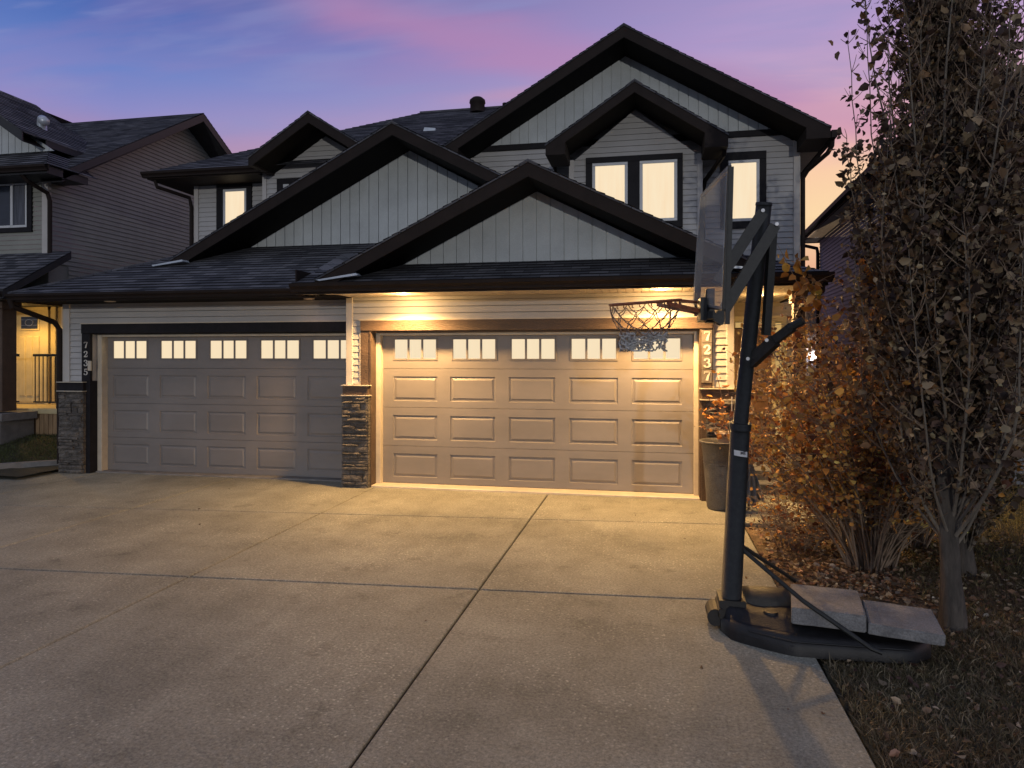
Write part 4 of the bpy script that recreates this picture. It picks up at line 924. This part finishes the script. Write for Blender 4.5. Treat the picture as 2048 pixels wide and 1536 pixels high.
d = MB(); d.box(.51, .70, 5.36, 5.60, .10, .235); d.tube([(.49, 5.40, .09), (.49, 5.62, .09)], .065, 14); d.tube([(.52, 5.34, .16), (.52, 5.62, .16)], .02, 10); d.build('pole_socket', BLACKP, BH)
for nm, P in (('brace_rod', [(.66, 5.43, .62), (1.05, 5.16, .34), (1.44, 4.97, .115), (1.50, 4.95, .10)]), ('brace_rod', [(.67, 5.50, .62), (1.08, 5.84, .30), (1.14, 5.88, .25)])):
    d = MB(); d.tube(P, .016, 10); d.build(nm, BLACKM, BH)
# slabs laid on the base
def paver(cx_, cy_, z0, lx, ly, th, rz, rx, ry, label):
    import bmesh
    bm = bmesh.new(); bmesh.ops.create_cube(bm, size=1)
    for v_ in bm.verts: v_.co = Vector((v_.co.x * lx, v_.co.y * ly, v_.co.z * th + th / 2))
    bmesh.ops.bevel(bm, geom=bm.edges[:], offset=.006, segments=2, affect='EDGES')
    bmesh.ops.subdivide_edges(bm, edges=[e for e in bm.edges if e.calc_length() > .2], cuts=6, use_grid_fill=True)
    rd = random.Random(int(cx_ * 100))
    for v_ in bm.verts: v_.co += Vector((rd.uniform(-.0015, .0015), rd.uniform(-.0015, .0015), rd.uniform(-.0015, .0015)))
    me = bpy.data.meshes.new('concrete_paver'); bm.to_mesh(me); bm.free(); me.materials.append(PAVER)
    o = link('concrete_paver', me, None, (cx_, cy_, z0)); o.rotation_euler = (R(rx), R(ry), R(rz))
    return tag(o, label, 'paver', 'grey pavers weighing down the basketball base')
paver(1.255, 5.385, .175, .47, .55, .115, -10, 0, -.5, 'thick grey concrete paver on the hoop base, nearer the pole')
paver(1.715, 5.270, .165, .45, .50, .075, -11, 0, 1.5, 'thinner grey concrete paver on the hoop base, next to the tree trunk')

# ============================================================ tubs, pot, cloth beside the garage
T1 = thing('planter_tub', (.95, 9.66, 0), 'tall grey tapered planter tub beside the house number 7237', 'planter')
d = MB(); prof = [(.0005, .012), (.185, .0), (.195, .03), (.215, .28), (.235, .55), (.262, .86), (.285, .885), (.300, .89), (.300, .905), (.288, .912), (.270, .905), (.25, .85), (.22, .60), (.0005, .60)]
d.lathe([(r_, z) for r_, z in prof], .95, 9.66, 36); tb = d.build('tub', POTG, T1, smooth=True)
d = MB(); 
for z in (.60, .64): d.lathe([(.24 + (z - .6) * .1, z), (.246 + (z - .6) * .1, z + .006), (.242 + (z - .6) * .1, z + .014)], .95, 9.66, 36)
d.build('band', POTG, T1, smooth=True)
d = MB(); d.lathe([(.0005, .603), (.222, .61)], .95, 9.66, 24); d.build('soil', DIRT, T1)
T2 = thing('flower_pot', (1.05, 9.66, .62), 'small ribbed clay pot sitting inside the tall grey tub', 'flower pot')
d = MB(); d.lathe([(.0005, .64), (.10, .64), (.125, .84), (.150, .985), (.175, .99), (.178, 1.02), (.168, 1.024), (.150, 1.0), (.14, .95), (.0005, .95)], 1.03, 9.66, 30); d.build('pot', POTW, T2, smooth=True)
def leaf_object(name, parent, P, size, cols, m, up=.35, loc=(0, 0, 0), aspect=.62, fold=.25, seed=1, down=0.0, jit=.42):
    """many small folded leaves in one mesh"""
    r = np.random.default_rng(seed); n = len(P); P = np.asarray(P, float)
    d1 = r.normal(0, 1, (n, 3)); d1[:, 2] = d1[:, 2] * up - down; d1 /= np.linalg.norm(d1, axis=1)[:, None]
    t = r.normal(0, 1, (n, 3)); s_ = np.cross(d1, t); s_ /= np.linalg.norm(s_, axis=1)[:, None]; nn = np.cross(d1, s_)
    L_ = size * np.exp(r.normal(0, jit, n)); L_ = np.clip(L_, size * .4, size * 1.9)[:, None]; W_ = L_ * aspect * .5
    b0 = P; tip = P + d1 * L_ - nn * L_ * .15
    l1 = P + d1 * L_ * .28 + s_ * W_ + nn * W_ * fold; l2 = P + d1 * L_ * .68 + s_ * W_ * .75 + nn * W_ * fold
    r1 = P + d1 * L_ * .28 - s_ * W_ + nn * W_ * fold; r2 = P + d1 * L_ * .68 - s_ * W_ * .75 + nn * W_ * fold
    V = np.stack([b0, l1, l2, tip, r2, r1], 1).reshape(-1, 3) - np.array(loc)
    base = np.arange(n)[:, None] * 6
    Fq = np.concatenate([base + np.array([0, 1, 2, 3]), base + np.array([0, 3, 4, 5])], 1).reshape(-1)
    me = bpy.data.meshes.new(name); me.vertices.add(6 * n); me.vertices.foreach_set('co', V.astype(np.float32).ravel())
    me.loops.add(8 * n); me.loops.foreach_set('vertex_index', Fq.astype(np.int32))
    me.polygons.add(2 * n); me.polygons.foreach_set('loop_start', (np.arange(2 * n) * 4).astype(np.int32)); me.polygons.foreach_set('loop_total', np.full(2 * n, 4, np.int32))
    me.update(calc_edges=True)
    C_ = np.array(cols, float); idx = r.choice(len(C_), n); cc = C_[idx] * np.exp(r.normal(0, .28, (n, 1))) * (1 + r.normal(0, .025, (n, 3)))
    ca = me.color_attributes.new('tint', 'FLOAT_COLOR', 'POINT')
    cv = np.ones((6 * n, 4), np.float32); cv[:, :3] = np.clip(np.repeat(cc, 6, axis=0), .004, .8); ca.data.foreach_set('color', cv.ravel())
    me.materials.append(m)
    return link(name, me, parent, loc)
def wander(p, dirn, length, steps, bend, jit, rd):
    pts = [Vector(p)]; dv = Vector(dirn).normalized()
    for i in range(steps):
        dv = (dv + Vector(bend) / steps + Vector((rd.uniform(-1, 1), rd.uniform(-1, 1), rd.uniform(-1, 1))) * jit).normalized()
        pts.append(pts[-1] + dv * length / steps)
    return pts
rd = random.Random(11)
d = MB(); lp = []
d.tube([(1.07, 9.62, .95), (1.072, 9.61, 1.50)], .007, 6, 1)
for k in range(5):
    pts = wander((1.03, 9.66, .95), (rd.uniform(-.5, .5), rd.uniform(-.6, .2), 1), rd.uniform(.5, .95), 8, (rd.uniform(-.7, .3), -.1, -.25), .10, rd); d.tube(pts, .004, 5)
    for q in pts[3:]:
        for _ in range(2): lp.append(tuple(q + Vector((rd.gauss(0, .03), rd.gauss(0, .03), rd.gauss(0, .02)))))
d.build('stem', [TWIG, WHITE], T2)
ORANGE = [(.50, .23, .06), (.60, .30, .07), (.38, .15, .045), (.17, .06, .028), (.40, .25, .09), (.24, .14, .07), (.62, .40, .11)]
leaf_object('dried_leaves', T2, lp, .06, ORANGE[:4], LEAF, loc=(1.03, 9.66, 1.2), seed=3)
d = MB()      # dried hanging spray on the front of the tub
CL = thing('cloth_bundle', (1.36, 9.7, 0), 'folded grey blue cloth draped low behind the pole, by the walkway', 'cloth')
nu, nv = 14, 10; v = []
for j in range(nv + 1):
    t_ = j / nv; wd = .03 + .16 * t_
    for i in range(nu + 1):
        u_ = i / nu - .5; v.append((1.30 + u_ * wd * 1.7 + .05 * t_, 9.62 + .06 * math.sin(u_ * 22 + t_ * 2) * (.3 + t_) + .10 * abs(u_), .66 - t_ * .58 - .05 * math.cos(u_ * 9) * t_))
d = MB(); d.add(v, [(j * (nu + 1) + i, j * (nu + 1) + i + 1, (j + 1) * (nu + 1) + i + 1, (j + 1) * (nu + 1) + i) for j in range(nv) for i in range(nu)]); d.build('drape', CLOTH, CL, smooth=True)
d = MB(); d.tube([(1.30, 9.72, 0), (1.30, 9.72, .68)], .015, 8); d.build('stake', TRIMW, CL)

# ============================================================ trees and shrubs
def columnar_tree(base, height, rad, nstem, leafn, size, cols, label, seed, trunk_r=.10, low=.25, leafmin=.5, thin=None, lean=(0, 0), stray=()):
    rd = random.Random(seed); B = Vector(base)
    T = thing('columnar_tree', tuple(B), label, 'tree')
    tr = MB(); sm_ = MB(); lp = []
    H1 = height
    cen = [B + Vector((math.sin(z * 1.3 + seed) * .05 + lean[0] * z, math.cos(z * 1.1) * .04 + lean[1] * z, z)) for z in np.linspace(-.05, H1 * .92, 48)]
    tr.tube(cen, [trunk_r * (1.35 - i * .12 if i < 3 else 1.02 - i / 50) for i in range(48)], 18)
    for i, q in enumerate(tr.v):        # fluted, knobbly bark
        c_ = cen[i // 18]; k_ = 1 + .13 * math.sin((i % 18) * 1.05 + c_.z * 1.5) + .07 * math.sin((i % 18) * 2.4 + c_.z * 9) + rd.uniform(-.06, .06)
        tr.v[i] = (c_.x + (q[0] - c_.x) * k_, c_.y + (q[1] - c_.y) * k_, q[2])
    def cz(z): return cen[0] + (cen[-1] - cen[0]) * ((z + .05) / (H1 * .92 + .05))
    tw = MB()
    for k in range(nstem):
        z0 = low + (H1 * .8 - low) * rd.random() ** 1.25; a = rd.uniform(0, 6.283)
        s0 = cz(z0); s0.z = B.z + z0
        ln = rd.uniform(.9, 2.4) * (1 if z0 < H1 * .5 else .65); fr = rd.uniform(.45, 1.0)
        pts = wander(s0, (math.cos(a) * fr, math.sin(a) * fr, .9), ln, 9, (-math.cos(a) * .55 * fr, -math.sin(a) * .55 * fr, 1.1), .07, rd)
        for q in pts:   # keep inside the column
            dq = q - B - Vector((lean[0] * q.z, lean[1] * q.z, 0)); rr_ = math.hypot(dq.x, dq.y)
            if rr_ > rad: q.x -= dq.x * (1 - rad / rr_) * .8; q.y -= dq.y * (1 - rad / rr_) * .8
        r0 = rd.uniform(.006, .017); sm_.tube(pts, [r0 * (1 - i / 10.5) for i in range(10)], 6)
        for i in range(2, 10):
            for _ in range(3):
                b_ = rd.uniform(0, 6.283); tl = rd.uniform(.10, .34)
                tp = wander(pts[i], (math.cos(b_), math.sin(b_), rd.uniform(.4, 1.4)), tl, 3, (0, 0, .5), .15, rd)
                tw.tube(tp, [.0042, .0036, .003, .002], 4)
                if tp[0].z - B.z > leafmin: lp += [q for q in tp[1:]]
            if pts[i].z - B.z > leafmin: lp.append(pts[i])
    for q0, q1 in stray:
        p0, p1 = Vector(q0), Vector(q1); pts = [p0.lerp(p1, t_) + Vector((-.10 * math.sin(t_ * 3.14), 0, 0)) + Vector((rd.uniform(-.012, .012), 0, 0)) for t_ in np.linspace(0, 1, 14)]
        sm_.tube(pts, [.008 - .0004 * i for i in range(14)], 5)
        for q in pts[5:]:
            for _ in range(3):
                b_ = rd.uniform(0, 6.283); tp = wander(q, (math.cos(b_), math.sin(b_), .8), rd.uniform(.06, .16), 3, (0, 0, .3), .15, rd); tw.tube(tp, [.003, .0026, .0022, .0016], 4); lp += [tp[1], tp[2], tp[3]]
    tr.build('trunk', BARK, T, smooth=True); sm_.build('limbs', LIMB, T, smooth=True); tw.build('twigs', TWIG, T)
    LP = np.array([tuple(q) for q in lp]); ids = np.random.default_rng(seed).choice(len(LP), leafn)
    Pn = LP[ids] + np.random.default_rng(seed + 1).normal(0, .035, (leafn, 3))
    if thin: keep = np.random.default_rng(seed + 2).random(leafn) < np.array([thin(z) for z in Pn[:, 2]]); Pn = Pn[keep]
    leaf_object('crown', T, Pn, size, cols, LEAF, up=.8, loc=tuple(B), aspect=.75, seed=seed, down=.15)
    return T
DULL = [(.21, .145, .08), (.13, .09, .055), (.26, .19, .115), (.09, .06, .04), (.34, .27, .17), (.20, .115, .055)]
DARKB = [(.060, .038, .030), (.08, .05, .036), (.045, .03, .025), (.11, .075, .052)]
columnar_tree((2.22, 5.80, -.03), 6.6, .64, 210, 38000, .046, DULL + DARKB, 'tall columnar tree with dull curled leaves, trunk beside the pavers', 21, .070, .55, .85, thin=lambda z: .36 if z > 3.7 else 1.0, stray=[((2.0, 5.8, 1.6), (1.50, 5.75, 4.45)), ((1.95, 5.8, 2.0), (1.52, 5.85, 3.75)), ((2.0, 5.8, 2.2), (1.62, 5.7, 4.7)), ((2.05, 5.8, 1.2), (1.55, 5.9, 3.1))])
columnar_tree((2.95, 7.30, -.03), 5.3, .85, 240, 48000, .046, DULL + [(.10, .085, .04)], 'dense columnar tree with olive leaves, behind the front tree', 22, .07, .15, .25, thin=lambda z: .25 if z > 4.3 else 1.0)
columnar_tree((4.6, 7.8, -.03), 6.4, .85, 130, 22000, .045, DARKB + DULL[:3], 'dark columnar tree at the right edge, behind the two others', 23, .07, .15, .3, thin=lambda z: .35 if z > 4.6 else 1.0)
def arching_shrub(base, ns, H1, spread, leafn, size, cols, label, seed, bias=(0, 0), lowleaf=.55, tall=()):
    rd = random.Random(seed); B = Vector(base); T = thing('arching_shrub', tuple(B), label, 'shrub')
    st_ = MB(); lp = []
    for k in range(ns):
        a = rd.uniform(0, 6.283); e = rd.random() ** .6 * spread
        p0 = B + Vector((math.cos(a) * rd.uniform(0, .22), math.sin(a) * rd.uniform(0, .18), -.03))
        hh = H1 * rd.uniform(.55, 1.0) * (1 - .25 * e / spread)
        pts = wander(p0, (math.cos(a) * e + bias[0], math.sin(a) * e + bias[1], hh), math.hypot(hh, e) * 1.05, 10, (math.cos(a) * .45 * e, math.sin(a) * .45 * e, -.35), .06, rd)
        r0 = rd.uniform(.006, .013); st_.tube(pts, [r0 * (1 - i / 12) for i in range(11)], 5)
        for i in range(3, 11):
            for _ in range(4):
                b_ = rd.uniform(0, 6.283); tp = wander(pts[i], (math.cos(b_), math.sin(b_), rd.uniform(-.3, .9)), rd.uniform(.08, .3), 3, (0, 0, -.1), .2, rd)
                st_.tube(tp, [.0032, .0028, .0024, .0018], 4)
                if tp[0].z > lowleaf * rd.uniform(.6, 1.3): lp += tp[1:]
    st_.build('stems', TWIG, T, smooth=True)
    LP = np.array([tuple(q) for q in lp]); r = np.random.default_rng(seed); Pn = LP[r.choice(len(LP), leafn)] + r.normal(0, .03, (leafn, 3))
    leaf_object('foliage', T, Pn, size, cols, LEAF, up=.8, loc=tuple(B), aspect=.85, seed=seed, down=.2)
    if tall:
        sh = MB(); lq = []
        for (tx_, ty_, tz_), n_l in tall:
            pts = [B.lerp(Vector((tx_, ty_, tz_)), t_) + Vector((0.12 * math.sin(t_ * 3), 0, .25 * math.sin(t_ * 3.14))) for t_ in np.linspace(0, 1, 12)]
            sh.tube(pts, [.008 - .0005 * i for i in range(12)], 5)
            for _ in range(n_l):
                q = pts[-1].lerp(pts[-3], rd.random()); lq.append(tuple(q + Vector((rd.gauss(0, .03), rd.gauss(0, .03), rd.gauss(0, .02)))))
        sh.build('shoots', TWIG, T); leaf_object('yellow_leaves', T, lq, .085, [(.48, .29, .06), (.42, .22, .05), (.35, .16, .04)], LEAF, loc=tuple(B), aspect=.85, seed=9, down=.5)
    return T
arching_shrub((2.12, 7.40, -.04), 150, 2.95, .90, 11500, .044, ORANGE, 'wide arching shrub with orange and rust autumn leaves beside the hoop pole', 31, (-.02, .0), .6,
              tall=(((1.32, 6.9, 2.98), 22), ((1.16, 6.9, 3.10), 8), ((1.46, 6.8, 2.70), 12), ((1.95, 7.0, 3.12), 22), ((2.0, 7.1, 2.82), 12)))
arching_shrub((2.75, 8.3, -.04), 90, 3.3, .9, 7500, .044, ORANGE[2:4] + DULL, 'brown thinning shrub between the orange shrub and the olive tree', 32, (0, 0), .5)
arching_shrub((1.55, 8.0, -.04), 26, .85, .42, 500, .035, ORANGE[1:4], 'small twiggy bush by the walkway corner in front of the orange shrub', 33, (0, 0), .1)

# ============================================================ loose stuff: litter, grass
r = np.random.default_rng(5)
n = 2600; P = np.stack([r.uniform(1.2, 3.3, n), r.uniform(5.75, 8.8, n), np.full(n, -.028) + r.uniform(0, .015, n)], 1)
P[:700, 0] = 1.75 + r.normal(0, .32, 700); P[:700, 1] = 6.85 + r.normal(0, .3, 700)
P[:, 0] = np.maximum(P[:, 0], 1.17)
tag(leaf_object('fallen_leaves', None, P, .045, [(.34, .20, .12), (.25, .14, .08), (.40, .29, .18), (.12, .08, .05), (.45, .38, .28)], LEAF, up=.12, seed=6), 'dry fallen leaves strewn over the planting bed', 'leaf litter', kind='stuff')
n = 3600; P = np.stack([r.uniform(1.2, 5.2, n), r.uniform(2.6, 9.0, n), np.full(n, -.01) + r.uniform(0, .03, n)], 1)
tag(leaf_object('lawn_litter', None, P, .034, [(.20, .13, .08), (.12, .08, .05), (.28, .22, .15), (.09, .05, .04)], LEAF, up=.3, seed=8), 'brown leaves caught in the lawn at lower right', 'leaf litter', kind='stuff')
def grass(name, x0, x1, y0, y1, n, h, cols, label, zf_=lambda x, y: -.04, seed=1, ok=None):
    r = np.random.default_rng(seed); X = r.uniform(x0, x1, n); Y = r.uniform(y0, y1, n)
    if ok is not None: k = ok(X, Y); X = X[k]; Y = Y[k]
    n = len(X); Z = np.array([zf_(a, b) for a, b in zip(X, Y)])
    a = r.uniform(0, 6.283, n); hh = h * np.exp(r.normal(0, .35, n)); w_ = .0032; bend = r.normal(0, .75, (n, 2)) * hh[:, None]
    B0 = np.stack([X - np.cos(a) * w_, Y - np.sin(a) * w_, Z], 1); B1 = np.stack([X + np.cos(a) * w_, Y + np.sin(a) * w_, Z], 1)
    M0 = np.stack([X + bend[:, 0] * .35 - np.cos(a) * w_ * .7, Y + bend[:, 1] * .35 - np.sin(a) * w_ * .7, Z + hh * .6], 1); M1 = M0 + np.stack([np.cos(a) * w_ * 1.4, np.sin(a) * w_ * 1.4, 0 * a], 1)
    T_ = np.stack([X + bend[:, 0], Y + bend[:, 1], Z + hh * .95], 1)
    V = np.stack([B0, B1, M1, M0, T_], 1).reshape(-1, 3); b = np.arange(n)[:, None] * 5
    me = bpy.data.meshes.new(name); me.vertices.add(5 * n); me.vertices.foreach_set('co', V.astype(np.float32).ravel())
    Lp = np.concatenate([b + np.array([0, 1, 2, 3]), b + np.array([3, 2, 4])], 1).reshape(-1)
    me.loops.add(7 * n); me.loops.foreach_set('vertex_index', Lp.astype(np.int32)); me.polygons.add(2 * n)
    ls = (np.arange(n)[:, None] * 7 + np.array([0, 4])).reshape(-1); lt = np.tile([4, 3], n)
    me.polygons.foreach_set('loop_start', ls.astype(np.int32)); me.polygons.foreach_set('loop_total', lt.astype(np.int32)); me.update(calc_edges=True)
    C_ = np.array(cols, float); patch = (np.sin(X * 2.3 + 1) * np.cos(Y * 1.9) + r.normal(0, .8, n)); idx = np.clip(((patch + 2) / 4 * len(C_)).astype(int), 0, len(C_) - 1)
    cc = C_[idx] * np.exp(r.normal(0, .3, (n, 1))); ca = me.color_attributes.new('tint', 'FLOAT_COLOR', 'POINT')
    cv = np.ones((5 * n, 4), np.float32); cv[:, :3] = np.repeat(cc, 5, axis=0); ca.data.foreach_set('color', cv.ravel()); me.materials.append(GRASS)
    return tag(link(name, me, None, (0, 0, 0)), label, 'grass', kind='stuff')
GB = [(.10, .062, .036), (.14, .095, .055), (.22, .165, .10), (.12, .09, .045), (.12, .10, .05), (.28, .23, .145)]
n = 20; P = np.stack([r.uniform(-8, 1.0, n), r.uniform(2.6, 10.2, n), np.full(n, .004)], 1); P[:8, 0] = r.uniform(.3, 1.1, 8)
tag(leaf_object('windblown_leaves', None, P, .026, [(.12, .07, .045), (.07, .045, .03), (.20, .13, .08)], LEAF, up=.08, seed=12), 'few small dead leaves blown over the concrete driveway', 'leaf litter', kind='stuff')
grass('lawn_grass', 1.16, 5.2, 2.4, 6.0, 95000, .038, GB, 'matted brown and olive grass at lower right beside the driveway', seed=2)
grass('side_grass', 2.3, 6.5, 6.0, 13, 60000, .045, [(.18, .16, .06), (.15, .12, .055), (.12, .085, .05)], 'yellow green grass behind the shrubs', seed=3)
grass('neighbour_grass', -17, -10.15, 9.7, 12, 45000, .04, [(.085, .10, .03), (.07, .085, .03), (.06, .06, .03)], 'green grass in front of the left porch', zf_=lambda x, y: hill(x, y), seed=4, ok=lambda X, Y: Y > np.where(X > -11.7, 9.86 + (X + 11.7) * .86, 9.8))
